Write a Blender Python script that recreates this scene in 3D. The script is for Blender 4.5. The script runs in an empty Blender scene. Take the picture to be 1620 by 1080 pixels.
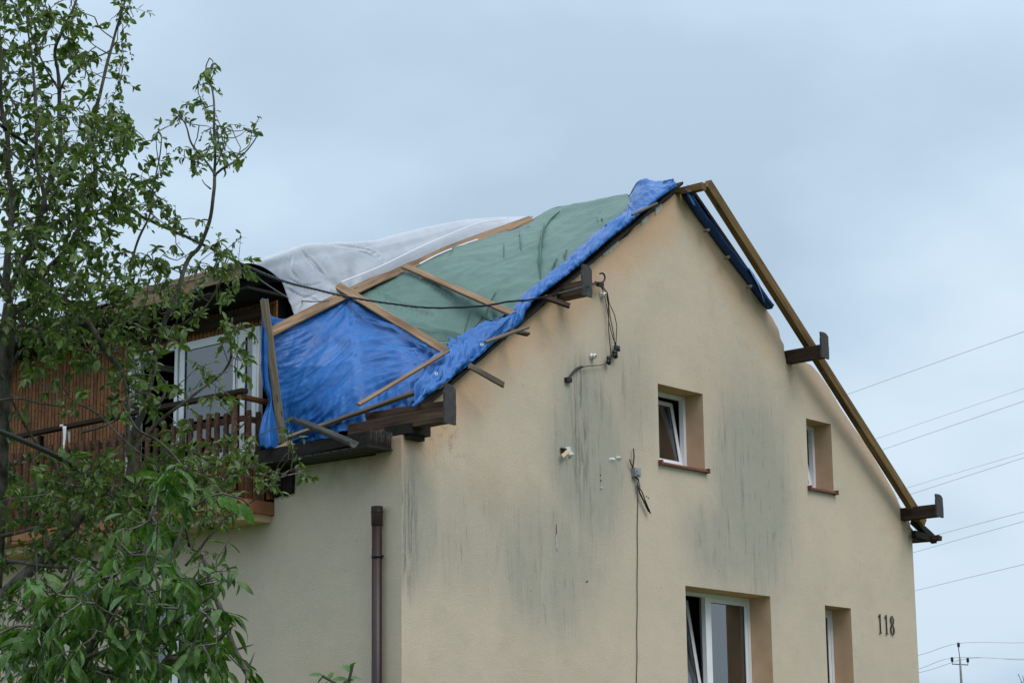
import bpy, math, random
import numpy as np
from mathutils import Vector, Matrix, noise
from mathutils.geometry import tessellate_polygon

# ------------------------------------------------------------------ camera, sky, sun, exposure
SC = bpy.context.scene
COL = SC.collection
rnd = random.Random(118)
FPX, PITCH, ROLL, YAW = 3572.07, 0.219368795, -0.011461875, 0.719509082
_cp, _sp = math.cos(PITCH), math.sin(PITCH)
CF = Vector((math.cos(YAW)*_cp, math.sin(YAW)*_cp, _sp))
_r0 = Vector((math.sin(YAW), -math.cos(YAW), 0)); _u0 = _r0.cross(CF)
CR = _r0*math.cos(ROLL) + _u0*math.sin(ROLL)
CU = -_r0*math.sin(ROLL) + _u0*math.cos(ROLL)
CC = Vector((-18.672, -18.093, 1.6))
camd = bpy.data.cameras.new('camera'); cam = bpy.data.objects.new('camera', camd); COL.objects.link(cam)
camd.sensor_width = 36; camd.lens = FPX/1620*36; camd.clip_start = .5; camd.clip_end = 6000
cam.matrix_world = Matrix(((CR.x, CU.x, -CF.x, CC.x), (CR.y, CU.y, -CF.y, CC.y), (CR.z, CU.z, -CF.z, CC.z), (0, 0, 0, 1)))
SC.camera = cam

SUN_DIR = Vector((-.10, -1.0, 1.35)).normalized()
W = bpy.data.worlds.new("World"); SC.world = W; W.use_nodes = True
nt = W.node_tree; nt.nodes.clear(); N = nt.nodes; L = nt.links
def wn(t, **k):
    n = N.new(t)
    for a, b in k.items(): setattr(n, a, b)
    return n
wout = wn('ShaderNodeOutputWorld'); bg = wn('ShaderNodeBackground'); bg.inputs[1].default_value = .1
L.new(bg.outputs[0], wout.inputs[0])
sky = wn('ShaderNodeTexSky', sky_type='NISHITA', sun_disc=False)
sky.sun_elevation = math.asin(SUN_DIR.z); sky.sun_rotation = math.atan2(SUN_DIR.x, SUN_DIR.y)
sky.dust_density = 3; sky.air_density = 1.2
tc = wn('ShaderNodeTexCoord')
sep = wn('ShaderNodeSeparateXYZ'); L.new(tc.outputs['Generated'], sep.inputs[0])
def wmath(op, a, b=None, c=None, clamp=False):
    n = wn('ShaderNodeMath', operation=op, use_clamp=clamp)
    for i, v in enumerate((a, b, c)):
        if v is None: continue
        if hasattr(v, 'links'): L.new(v, n.inputs[i])
        else: n.inputs[i].default_value = v
    return n.outputs[0]
SKYO = (2.43, 6.62, 0.42, 4.34)
zz = wmath('MAXIMUM', sep.outputs[2], 0.0)
inv = wmath('DIVIDE', 1.0, wmath('ADD', zz, .38))
vm = wn('ShaderNodeVectorMath', operation='SCALE'); L.new(tc.outputs['Generated'], vm.inputs[0]); L.new(inv, vm.inputs['Scale'])
def wnoise(scale, detail, rough, off):
    mp = wn('ShaderNodeMapping'); mp.inputs['Location'].default_value = off; L.new(vm.outputs[0], mp.inputs[0])
    n = wn('ShaderNodeTexNoise'); n.inputs['Scale'].default_value = scale; n.inputs['Detail'].default_value = detail
    n.inputs['Roughness'].default_value = rough; L.new(mp.outputs[0], n.inputs['Vector']); return n.outputs['Fac']
n1 = wnoise(3.4, 5, .48, (SKYO[0], SKYO[1], 0)); n2 = wnoise(1.5, 3, .45, (SKYO[2], SKYO[3], 0))
cl = wmath('ADD', wmath('MULTIPLY', n1, .35), wmath('MULTIPLY', n2, .65))
ramp = wn('ShaderNodeValToRGB'); L.new(cl, ramp.inputs[0])
e = ramp.color_ramp.elements
e[0].position = .40; e[0].color = (3.75, 5.0, 6.4, 1)
e[1].position = .59; e[1].color = (6.0, 7.35, 8.6, 1)
m_ = ramp.color_ramp.elements.new(.49); m_.color = (4.65, 6.1, 7.6, 1)
grad = wmath('MULTIPLY_ADD', wmath('MULTIPLY', zz, zz), 1.75, .97)   # overcast sky: brighter and whiter towards the zenith
sc_ = wn('ShaderNodeVectorMath', operation='SCALE'); L.new(ramp.outputs[0], sc_.inputs[0]); L.new(grad, sc_.inputs['Scale'])
tint = wn('ShaderNodeMix', data_type='RGBA', blend_type='MULTIPLY'); tint.inputs[7].default_value = (1.12, 1.0, .90, 1)
L.new(wmath('MULTIPLY', zz, 1.0, clamp=True), tint.inputs[0]); L.new(sc_.outputs[0], tint.inputs[6])
mixw = wn('ShaderNodeMix', data_type='RGBA'); mixw.inputs[0].default_value = .95
L.new(sky.outputs[0], mixw.inputs[6]); L.new(tint.outputs[2], mixw.inputs[7]); L.new(mixw.outputs[2], bg.inputs[0])

sun = bpy.data.lights.new('sun', 'SUN'); sun.energy = 1.5; sun.angle = math.radians(33); sun.color = (1, .93, .84)
suno = bpy.data.objects.new('sun', sun); COL.objects.link(suno)
suno.rotation_euler = SUN_DIR.to_track_quat('Z', 'Y').to_euler(); suno.location = (0, -10, 30)
SC.view_settings.view_transform = 'Standard'; SC.view_settings.look = 'None'
SC.view_settings.exposure = 0.17; SC.view_settings.gamma = 1; SC.view_settings.use_curve_mapping = False
SC.cycles.max_bounces = 6; SC.cycles.transparent_max_bounces = 12

# ------------------------------------------------------------------ helpers
def ray(x, y): return CF + CR*((x-810)/FPX) - CU*((y-540)/FPX)
def on(x, y, ax, v):
    r = ray(x, y); return CC + r*((v-CC[ax])/r[ax])
def onpl(x, y, p, n):
    r = ray(x, y); n = Vector(n); return CC + r*((Vector(p)-CC).dot(n)/r.dot(n))
def at(x, y, d): return CC + ray(x, y)*d
SL = .745
def rp(x, y, h=6.52): return onpl(x, y, (0, 0, h), (-SL, 0, 1))

def tag(o, label=None, cat=None, group=None, kind=None):
    if label: o['label'] = label
    if cat: o['category'] = cat
    if group: o['group'] = group
    if kind: o['kind'] = kind
    return o
def link(name, me, mat=None, parent=None, smooth=False):
    o = bpy.data.objects.new(name, me); COL.objects.link(o)
    if mat is not None and not me.materials: me.materials.append(mat)
    if smooth:
        me.polygons.foreach_set('use_smooth', [True]*len(me.polygons))
    if parent is not None: o.parent = parent
    return o
def empty(name, loc, label=None, cat=None, group=None, parent=None):
    o = bpy.data.objects.new(name, None); COL.objects.link(o); o.location = loc; o.empty_display_size = .2
    tag(o, label, cat, group)
    if parent is not None: o.parent = parent
    return o

class MB:
    def __init__(s): s.v = []; s.f = []
    def add(s, vs, fs):
        b = len(s.v); s.v += [tuple(v) for v in vs]; s.f += [tuple(b+i for i in f) for f in fs]
    def box(s, a, b):
        x0, y0, z0 = (min(a[i], b[i]) for i in range(3)); x1, y1, z1 = (max(a[i], b[i]) for i in range(3))
        s.add([(x0,y0,z0),(x1,y0,z0),(x1,y1,z0),(x0,y1,z0),(x0,y0,z1),(x1,y0,z1),(x1,y1,z1),(x0,y1,z1)],
              [(0,3,2,1),(4,5,6,7),(0,1,5,4),(1,2,6,5),(2,3,7,6),(3,0,4,7)])
    def hexa(s, p):     # eight corners: bottom loop then top loop
        s.add(p, [(0,3,2,1),(4,5,6,7),(0,1,5,4),(1,2,6,5),(2,3,7,6),(3,0,4,7)])
    def tube(s, pts, rad, n=6, cap=True):
        pts = [Vector(p) for p in pts]; m = len(pts)
        if not hasattr(rad, '__len__'): rad = [rad]*m
        t0 = (pts[1]-pts[0]).normalized()
        up = Vector((0,0,1)) if abs(t0.z) < .9 else Vector((1,0,0))
        a = t0.cross(up).normalized(); vs = []
        for i, p in enumerate(pts):
            t = (pts[min(i+1,m-1)]-pts[max(i-1,0)])
            t = t.normalized() if t.length > 1e-9 else t0
            a = (a - t*a.dot(t)); a = a.normalized() if a.length > 1e-6 else t.orthogonal().normalized()
            b = t.cross(a)
            for k in range(n):
                q = 2*math.pi*k/n; vs.append(p + (a*math.cos(q)+b*math.sin(q))*rad[i])
        fs = [(i*n+k, i*n+(k+1)%n, (i+1)*n+(k+1)%n, (i+1)*n+k) for i in range(m-1) for k in range(n)]
        if cap: fs += [tuple(range(n-1,-1,-1)), tuple((m-1)*n+k for k in range(n))]
        s.add(vs, fs)
    def mesh(s, name):
        me = bpy.data.meshes.new(name); me.from_pydata(s.v, [], s.f); me.update(); return me
    def build(s, name, mat, parent=None, smooth=False):
        return link(name, s.mesh(name), mat, parent, smooth)

def inherit(o, parent):
    # keep world place when the parent Empty stands away from the origin
    if parent is not None:
        bpy_mat = parent_matrix(parent)
        o.matrix_parent_inverse = bpy_mat.inverted()
def parent_matrix(p):
    m = Matrix.Translation(p.location) @ p.rotation_euler.to_matrix().to_4x4()
    if p.parent: m = parent_matrix(p.parent) @ p.matrix_parent_inverse @ m
    return m
def catm(p, n):
    """resample a polyline smoothly to n points"""
    p = [Vector(q) for q in p]; d = [0]
    for a, b in zip(p, p[1:]): d.append(d[-1]+max((b-a).length, 1e-6))
    out = []; j = 0
    for i in range(n):
        t = d[-1]*i/(n-1)
        while j < len(p)-2 and t > d[j+1]: j += 1
        u = (t-d[j])/(d[j+1]-d[j]); p1, p2 = p[j], p[j+1]
        m1 = (p[j+1]-p[j-1])*((d[j+1]-d[j])/(d[j+1]-d[j-1])) if j > 0 else p2-p1
        m2 = (p[j+2]-p[j])*((d[j+1]-d[j])/(d[j+2]-d[j])) if j < len(p)-2 else p2-p1
        out.append(p1*(2*u**3-3*u**2+1)+m1*(u**3-2*u**2+u)+p2*(-2*u**3+3*u**2)+m2*(u**3-u**2))
    return out
def fbm(x, y, z=0., o=3): return noise.fractal(Vector((x, y, z)), 1.0, 2.0, o)

# ------------------------------------------------------------------ materials
class Mat:
    def __init__(s, name, rough=.7, spec=.3):
        s.m = bpy.data.materials.new(name); s.m.use_nodes = True; s.t = s.m.node_tree
        s.b = s.t.nodes['Principled BSDF']; s.b.inputs['Roughness'].default_value = rough
        s.b.inputs['Specular IOR Level'].default_value = spec
        s.tc = s.n('ShaderNodeTexCoord')
    def n(s, t, **k):
        q = s.t.nodes.new(t)
        for a, b in k.items(): setattr(q, a, b)
        return q
    def l(s, a, b): s.t.links.new(a, b)
    def noise(s, scale, detail=3, rough=.55, vec=(1,1,1), off=(0,0,0), rand=False, dist=0):
        mp = s.n('ShaderNodeMapping'); mp.inputs['Scale'].default_value = vec; mp.inputs['Location'].default_value = off
        s.l(s.tc.outputs['Object'], mp.inputs[0]); src = mp.outputs[0]
        if rand:
            oi = s.n('ShaderNodeObjectInfo'); ml = s.math('MULTIPLY', oi.outputs['Random'], 37.)
            va = s.n('ShaderNodeVectorMath', operation='ADD'); s.l(src, va.inputs[0]); s.l(ml, va.inputs[1]); src = va.outputs[0]
        q = s.n('ShaderNodeTexNoise'); q.inputs['Scale'].default_value = scale; q.inputs['Detail'].default_value = detail
        q.inputs['Roughness'].default_value = rough; q.inputs['Distortion'].default_value = dist; s.l(src, q.inputs['Vector']); return q.outputs['Fac']
    def math(s, op, a, b=None, c=None, clamp=False):
        q = s.n('ShaderNodeMath', operation=op, use_clamp=clamp)
        for i, v in enumerate((a, b, c)):
            if v is None: continue
            if hasattr(v, 'links'): s.l(v, q.inputs[i])
            else: q.inputs[i].default_value = v
        return q.outputs[0]
    def ramp(s, src, stops):
        q = s.n('ShaderNodeValToRGB'); s.l(src, q.inputs[0]); e = q.color_ramp.elements
        while len(e) < len(stops): e.new(.5)
        for el, (p, c) in zip(e, stops):
            el.position = p; el.color = (*c, 1) if hasattr(c, '__len__') else (c, c, c, 1)
        return q.outputs[0]
    def step(s, src, a, b):
        q = s.n('ShaderNodeMapRange', interpolation_type='SMOOTHSTEP'); s.l(src, q.inputs[0])
        q.inputs[1].default_value = a; q.inputs[2].default_value = b; return q.outputs[0]
    def mix(s, fac, a, b, mode='MIX'):
        q = s.n('ShaderNodeMix', data_type='RGBA', blend_type=mode)
        for i, v in ((0, fac), (6, a), (7, b)):
            if hasattr(v, 'links'): s.l(v, q.inputs[i])
            elif i == 0: q.inputs[0].default_value = v
            else: q.inputs[i].default_value = (*v, 1)
        return q.outputs[2]
    def col(s, c):
        if hasattr(c, 'links'): s.l(c, s.b.inputs['Base Color'])
        else: s.b.inputs['Base Color'].default_value = (*c, 1)
        return s
    def bump(s, h, strength=.4, dist=.01):
        q = s.n('ShaderNodeBump'); q.inputs['Strength'].default_value = strength; q.inputs['Distance'].default_value = dist
        s.l(h, q.inputs['Height']); s.l(q.outputs[0], s.b.inputs['Normal']); return s

def wood(name, stops, bump=.5, rough=.8, var=.25, spec=.2):
    M = Mat(name, rough, spec)
    g = M.noise(2.2, 6, .65, (.55, 14, 14), rand=True, dist=.4)
    big = M.noise(1.3, 3, .6, (.8, 3, 3), rand=True)
    c = M.ramp(g, stops)
    c = M.mix(M.math('MULTIPLY', M.step(big, .45, .7), .55), c, tuple(x*.5 for x in stops[0][1]))
    kn = M.noise(5.5, 1, .4, (1, 3.5, 3.5), off=(4,4,4), rand=True); c = M.mix(M.math('MULTIPLY', M.step(kn, .70, .76), .75), c, tuple(x*.35 for x in stops[0][1]))
    oi = M.n('ShaderNodeObjectInfo')
    hv = M.n('ShaderNodeHueSaturation'); M.l(c, hv.inputs['Color'])
    M.l(M.math('MULTIPLY_ADD', oi.outputs['Random'], var*2, 1-var), hv.inputs['Value'])
    M.col(hv.outputs[0]); M.bump(g, bump, .006); return M.m
MT = {}
MT['new_wood'] = wood('sawn_timber', [(.3, (.13,.078,.043)), (.5, (.24,.155,.095)), (.7, (.34,.235,.155))], var=.12)
MT['grey_wood'] = wood('weathered_timber', [(.3, (.075,.058,.042)), (.5, (.15,.12,.09)), (.7, (.25,.21,.16))], var=.15)
MT['dark_wood'] = wood('dark_stained_timber', [(.3, (.018,.011,.008)), (.5, (.036,.022,.015)), (.72, (.07,.045,.032))], var=.2)
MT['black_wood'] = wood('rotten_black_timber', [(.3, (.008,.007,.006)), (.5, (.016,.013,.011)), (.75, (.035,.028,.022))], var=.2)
MT['beam_wood'] = wood('worn_beam_timber', [(.3, (.03,.017,.011)), (.5, (.075,.043,.027)), (.7, (.15,.095,.062))], var=.1)
MT['fly_wood'] = wood('olive_stained_timber', [(.3, (.075,.042,.014)), (.5, (.15,.092,.036)), (.72, (.23,.15,.066))], var=.1)
MT['clad'] = wood('varnished_cladding', [(.3, (.12,.043,.016)), (.5, (.25,.10,.035)), (.72, (.35,.16,.06))], var=.22, rough=.55)
MT['picket'] = wood('brown_picket_timber', [(.3, (.045,.021,.014)), (.5, (.095,.046,.030)), (.72, (.16,.085,.058))], var=.3)
MT['fascia'] = wood('bare_board', [(.3, (.16,.095,.055)), (.5, (.27,.175,.11)), (.7, (.36,.25,.17))], var=.1)

def flat(name, c, rough=.6, spec=.3, var=.12, sc=6., metal=0):
    M = Mat(name, rough, spec); g = M.noise(sc, 4, .6)
    M.col(M.ramp(g, [(.3, tuple(x*(1-var) for x in c)), (.7, tuple(min(1, x*(1+var)) for x in c))]))
    M.b.inputs['Metallic'].default_value = metal; M.bump(g, .08, .004); return M.m
MT['pvc'] = flat('white_plastic', (.72,.73,.76), .35, .5, .05, 3)
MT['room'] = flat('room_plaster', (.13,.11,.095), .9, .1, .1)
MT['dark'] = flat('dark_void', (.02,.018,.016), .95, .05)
MT['sill'] = flat('red_brown_sill', (.16,.045,.028), .45, .4, .15, 8)
MT['slab'] = flat('terracotta_slab', (.30,.125,.065), .8, .2, .18, 5)
MT['pipe'] = flat('maroon_pipe', (.024,.010,.009), .45, .4, .2, 9)
MT['gutter'] = flat('old_gutter_metal', (.075,.07,.062), .5, .4, .35, 11, .2)
MT['plate'] = flat('weathered_metal_plate', (.05,.045,.045), .6, .35, .35, 14, .2)
MT['iron'] = flat('black_iron', (.012,.011,.011), .5, .4)
MT['rust'] = flat('rusty_wire', (.09,.035,.018), .8, .2)
MT['cable'] = flat('black_cable', (.012,.012,.013), .6, .3)
MT['greycable'] = flat('grey_cable', (.10,.095,.09), .6, .3)
MT['porc'] = flat('pale_ceramic', (.62,.63,.62), .25, .6)
MT['boxgrey'] = flat('grey_zinc_box', (.25,.26,.27), .5, .4, .4, 30)
MT['foam'] = flat('white_insulation', (.50,.50,.49), .9, .1, .25, 40)
MT['number'] = flat('black_number', (.012,.011,.010), .45, .4)
MT['concrete'] = flat('pole_concrete', (.24,.25,.25), .9, .1)
MT['wire'] = flat('line_wire', (.36,.40,.44), .6, .2)
MT['ribbon'] = flat('white_ribbon', (.7,.7,.7), .7, .2)
MT['soffitmetal'] = flat('dark_soffit', (.02,.019,.018), .5, .3, .4, 9)
MT['membrane'] = flat('grey_roof_membrane', (.36,.39,.43), .6, .3, .25, 5)
MT['oldplank'] = MT['grey_wood']

# glass
M = Mat('window_glass', .03, .5); M.b.inputs['Base Color'].default_value = (.9,.93,.95,1)
tr = M.n('ShaderNodeBsdfTransparent'); gl = M.n('ShaderNodeBsdfGlossy'); gl.inputs['Roughness'].default_value = .02
fr = M.n('ShaderNodeFresnel'); fr.inputs[0].default_value = 1.5
mxs = M.n('ShaderNodeMixShader'); M.l(M.math('MULTIPLY_ADD', fr.outputs[0], 2.4, .10, clamp=True), mxs.inputs[0])
tr.inputs[0].default_value = (.78,.81,.84,1); M.l(tr.outputs[0], mxs.inputs[1]); M.l(gl.outputs[0], mxs.inputs[2])
M.l(mxs.outputs[0], M.t.nodes['Material Output'].inputs[0]); MT['glass'] = M.m
M = Mat('net_curtain', .9, .1); M.col((.52,.55,.62))
tl = M.n('ShaderNodeBsdfTranslucent'); tl.inputs[0].default_value = (.3,.32,.36,1); mxs = M.n('ShaderNodeMixShader'); mxs.inputs[0].default_value = .4
M.l(M.b.outputs[0], mxs.inputs[1]); M.l(tl.outputs[0], mxs.inputs[2]); M.l(mxs.outputs[0], M.t.nodes['Material Output'].inputs[0]); MT['curtain'] = M.m
M = Mat('lace_curtain', .9, .1)
g = M.noise(38, 2, .5); M.col(M.ramp(g, [(.46, (.08,.08,.09)), (.54, (.6,.61,.64))])); MT['lace'] = M.m

# stucco: warm where the verge kept it clean, algae streaks running down
def stucco(name, gable):
    M = Mat(name, .93, .12)
    P = M.n('ShaderNodeSeparateXYZ'); M.l(M.tc.outputs['Object'], P.inputs[0]); X, Y, Z = P.outputs
    grain = M.noise(55, 3, .7); fine = M.noise(150, 2, .6); mott = M.noise(.9, 4, .6); mott2 = M.noise(3.2, 4, .6, off=(4,2,1))
    base = M.ramp(mott, [(.3, (.555,.474,.376)), (.5, (.59,.50,.396)), (.7, (.63,.525,.408))])
    warmp = M.noise(.55, 3, .6, off=(9,3,5))
    base = M.mix(M.math('MULTIPLY', M.step(warmp, .52, .72), .35), base, (.50,.375,.262))
    base = M.mix(M.math('MULTIPLY', M.step(mott2, .5, .75), .18), base, (.36,.33,.262))
    if gable:
        ax = M.math('ABSOLUTE', M.math('SUBTRACT', X, 5.6))
        roofd = M.math('SUBTRACT', M.math('MULTIPLY_ADD', ax, -.745, 10.44), Z)      # height of wall left above this point
        wob = M.math('MULTIPLY_ADD', M.noise(1.6, 3, .6, off=(1,1,7)), 1.1, -.55)
        d = M.math('ADD', roofd, wob)
        left = M.step(X, 8.3, 6.4)
        near = M.math('MULTIPLY', M.math('MULTIPLY_ADD', left, .5, .26), M.step(d, .95, -.05))
        base = M.mix(near, base, (.62,.385,.235))
        # streaks
        st1 = M.noise(1., 6, .72, (8, 8, .75), dist=.3); st2 = M.noise(1., 5, .7, (19, 19, 1.5), off=(3,0,2), dist=.4); st3 = M.noise(1., 5, .65, (2.6, 2.6, .7), off=(1,0,8), dist=.5)
        def blob(cx, cz, rx, rz):
            a = M.math('DIVIDE', M.math('SUBTRACT', X, cx), rx); b = M.math('DIVIDE', M.math('SUBTRACT', Z, cz), rz)
            r = M.math('SQRT', M.math('ADD', M.math('MULTIPLY', a, a), M.math('MULTIPLY', b, b)))
            return M.step(r, 1.15, .35)
        def mx(*a):
            o = a[0]
            for q in a[1:]: o = M.math('MAXIMUM', o, q)
            return o
        reg = mx(blob(3.45, 6.45, 1.0, 1.55), M.math('MULTIPLY', blob(2.65, 5.0, 1.3, 1.15), .75), M.math('MULTIPLY', blob(.25, 5.3, .55, 1.0), .8),
                 blob(7.05, 6.4, 1.25, 2.0), M.math('MULTIPLY', blob(4.2, 7.3, .9, 1.2), .5), M.math('MULTIPLY', blob(1.3, 5.2, 1.2, .9), .45), M.math('MULTIPLY', blob(6.3, 5.6, 1.1, .85), .85))
        reg = M.math('MULTIPLY', reg, M.math('MULTIPLY_ADD', st3, 1.5, .38), clamp=True)
        soft = M.math('MULTIPLY', reg, .82)
        base = M.mix(soft, base, (.36,.345,.295))
        s1 = M.math('MULTIPLY', M.step(st1, .53, .70), reg); s2 = M.math('MULTIPLY', M.step(st2, .57, .70), reg)
        base = M.mix(M.math('MULTIPLY', s1, .5), base, (.17,.175,.155))
        base = M.mix(M.math('MULTIPLY', s2, .55), base, (.125,.13,.115))
        core = M.math('MULTIPLY', blob(3.28, 6.75, .20, 1.15), M.step(st2, .40, .62))
        base = M.mix(M.math('MULTIPLY', core, .68), base, (.11,.115,.10))
        edge = M.math('MULTIPLY', blob(.10, 5.15, .22, .85), M.step(st2, .40, .60))
        base = M.mix(M.math('MULTIPLY', edge, .6), base, (.10,.107,.10))
        weak = M.math('MULTIPLY', M.step(st2, .64, .78), .22)
        base = M.mix(weak, base, (.17,.165,.145))
        brown_blotch = M.math('MULTIPLY', M.math('MULTIPLY', blob(.75, 6.3, .5, .35), M.step(M.noise(9, 4, .7), .5, .72)), .55)  # brown blotches on the wall near the left eave
        base = M.mix(brown_blotch, base, (.12,.09,.065))
    else:
        base = M.mix(M.math('MULTIPLY', M.math('MULTIPLY', M.step(Y, 1.2, .1), M.step(Z, 5.6, 6.25)), .65), base, (.55,.33,.20))
        st2 = M.noise(1., 4, .65, (22, 22, 1.0), off=(3,5,2))
        base = M.mix(M.math('MULTIPLY', M.step(st2, .6, .75), .16), base, (.17,.165,.145))
        base = M.mix(M.math('MULTIPLY', M.step(Z, 5.5, 6.15), M.math('MULTIPLY', M.step(M.noise(2.5, 4, .6), .4, .7), .5)), base, (.23,.19,.13))
    spk = M.math('MULTIPLY', M.step(M.noise(13, 2, .4, off=(5,5,5)), .755, .80), .6)
    base = M.mix(spk, base, (.08,.07,.055))
    g2 = M.ramp(grain, [(.3, .80), (.7, 1.0)]); base = M.mix(1., base, g2, 'MULTIPLY')
    M.col(base)
    h = M.math('ADD', M.math('ADD', M.math('MULTIPLY', grain, 1.0), M.math('MULTIPLY', fine, .5)), M.math('MULTIPLY', M.noise(4.5, 4, .6, off=(2,8,4)), 1.4)); M.bump(h, .6, .008)
    return M.m
MT['stucco'] = stucco('gable_stucco', True); MT['stucco_side'] = stucco('side_stucco', False)
MT['reveal'] = flat('reveal_stucco', (.55,.38,.245), .93, .1, .10, 3.)

def tarp(name, c_lo, c_hi, rough=.38, weave=.15, crease=.5, trans=0.):
    M = Mat(name, rough, .30)
    a = M.noise(2.4, 5, .62, dist=.5); b = M.noise(7., 5, .66, (1, 1, .45), off=(2,7,1), dist=1.1); c = M.noise(24., 4, .65, dist=.6)
    ws = M.noise(160., 1, .5, (1,1,.2)); wt = M.noise(160., 1, .5, (.2,.2,1))
    base = M.ramp(a, [(.3, c_lo), (.7, c_hi)])
    base = M.mix(M.math('MULTIPLY', M.step(c, .5, .8), .22), base, tuple(min(1, x*1.25) for x in c_hi))
    base = M.mix(M.math('MULTIPLY', M.math('MULTIPLY', M.step(b, .56, .75), M.step(c, .4, .6)), .22), base, tuple(x*.5 for x in c_lo))
    M.col(base)
    h = M.math('ADD', M.math('MULTIPLY', b, .9), M.math('ADD', M.math('MULTIPLY', c, .35), M.math('MULTIPLY', M.math('ADD', ws, wt), weave)))
    M.bump(h, crease, .03)
    if trans:
        tl = M.n('ShaderNodeBsdfTranslucent'); M.l(base, tl.inputs[0]); mxs = M.n('ShaderNodeMixShader'); mxs.inputs[0].default_value = trans
        M.l(M.b.outputs[0], mxs.inputs[1]); M.l(tl.outputs[0], mxs.inputs[2]); M.l(mxs.outputs[0], M.t.nodes['Material Output'].inputs[0])
    return M.m
MT['blue'] = tarp('blue_tarpaulin', (.009,.080,.29), (.018,.130,.41), .36, weave=.1, crease=.4)
MT['shaded_blue'] = tarp('blue_underside_shaded', (.010,.035,.14), (.016,.055,.21), .5)  # darker copy of the blue, with the underside's shade in its colour
MT['green'] = tarp('green_tarpaulin', (.062,.125,.108), (.092,.168,.145), .5, crease=.3)
MT['white'] = tarp('silver_white_tarpaulin', (.35,.375,.43), (.41,.435,.49), .42, crease=.35)
MT['hem'] = flat('white_hem_tape', (.52,.55,.60), .5, .3, .04)

def leafmat(name, c1, c2, c3):
    M = Mat(name, .45, .35)
    a = M.noise(1.6, 4, .7); b = M.noise(11., 3, .8, off=(3,3,3))
    base = M.ramp(b, [(.36, c1), (.52, c2), (.68, c3)])
    base = M.mix(M.math('MULTIPLY', M.step(a, .4, .65), .5), base, tuple(x*.62 for x in c1))
    M.col(base); tl = M.n('ShaderNodeBsdfTranslucent'); M.l(M.mix(1., base, (1.3,1.35,.6), 'MULTIPLY'), tl.inputs[0])
    mxs = M.n('ShaderNodeMixShader'); mxs.inputs[0].default_value = .32
    M.l(M.b.outputs[0], mxs.inputs[1]); M.l(tl.outputs[0], mxs.inputs[2]); M.l(mxs.outputs[0], M.t.nodes['Material Output'].inputs[0]); return M.m
MT['leaf'] = leafmat('apple_leaf', (.048,.090,.020), (.105,.170,.038), (.21,.27,.11))
MT['bigleaf'] = leafmat('walnut_leaf', (.028,.076,.014), (.068,.150,.024), (.14,.24,.055))
M = Mat('bark', .9, .1); g = M.noise(14, 5, .65, (1,1,.5)); M.col(M.ramp(g, [(.32, (.030,.026,.022)), (.5, (.095,.085,.072)), (.75, (.17,.155,.135))])); M.bump(g, .8, .01); MT['bark'] = M.m
M = Mat('meadow_grass', .9, .1); g = M.noise(.35, 6, .7); M.col(M.ramp(g, [(.3, (.035,.06,.018)), (.55, (.07,.10,.03)), (.75, (.12,.13,.05))])); M.bump(M.noise(9, 4, .7), .8, .05); MT['grass'] = M.m

# ------------------------------------------------------------------ boards
def board(name, p0, p1, w, t, nrm, mat, parent=None, jag=0., taper=1.0, bow=0., bowy=0.):
    """a sawn board from p0 to p1: w wide, t thick, its broad face turned towards nrm; local x runs along the grain"""
    p0, p1 = Vector(p0), Vector(p1); x = (p1-p0); ln = x.length; x.normalize()
    n = Vector(nrm); n = (n-x*n.dot(x)).normalized(); y = n.cross(x)
    k = 9; vs = []; fs = []; r = random.Random(int(ln*1e5) ^ len(name))
    c = min(.004, t*.2)
    prof = [(-w/2+c, -t/2), (w/2-c, -t/2), (w/2, -t/2+c), (w/2, t/2-c), (w/2-c, t/2), (-w/2+c, t/2), (-w/2, t/2-c), (-w/2, -t/2+c)]
    for i in range(k):
        u = i/(k-1); f = 1+(taper-1)*u; dx = 0
        for (a, b) in prof:
            if i in (0, k-1) and jag: dx = r.uniform(-jag, jag)
            vs.append((u*ln+dx, a*f+r.uniform(-1, 1)*.0015+math.sin(math.pi*u)*bowy, b+math.sin(math.pi*u)*bow+r.uniform(-1, 1)*.001))
    m = len(prof)
    fs = [(i*m+j, i*m+(j+1) % m, (i+1)*m+(j+1) % m, (i+1)*m+j) for i in range(k-1) for j in range(m)]
    fs += [tuple(range(m-1, -1, -1)), tuple((k-1)*m+j for j in range(m))]
    me = bpy.data.meshes.new(name); me.from_pydata(vs, [], fs); me.update()
    o = link(name, me, mat, parent)
    mw = Matrix(((x.x, y.x, n.x, p0.x), (x.y, y.y, n.y, p0.y), (x.z, y.z, n.z, p0.z), (0, 0, 0, 1)))
    if parent is not None: mw = parent_matrix(parent).inverted() @ mw
    o.location = mw.to_translation(); o.rotation_euler = mw.to_euler()
    return o

# ------------------------------------------------------------------ ground
mb = MB(); s = 2500
mb.add([(-s,-s,0),(s,-s,0),(s,s,0),(-s,s,0)], [(0,1,2,3)])
tag(mb.build('ground', MT['grass']), 'rough green grass ground around the damaged house', None, None, 'structure')

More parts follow.
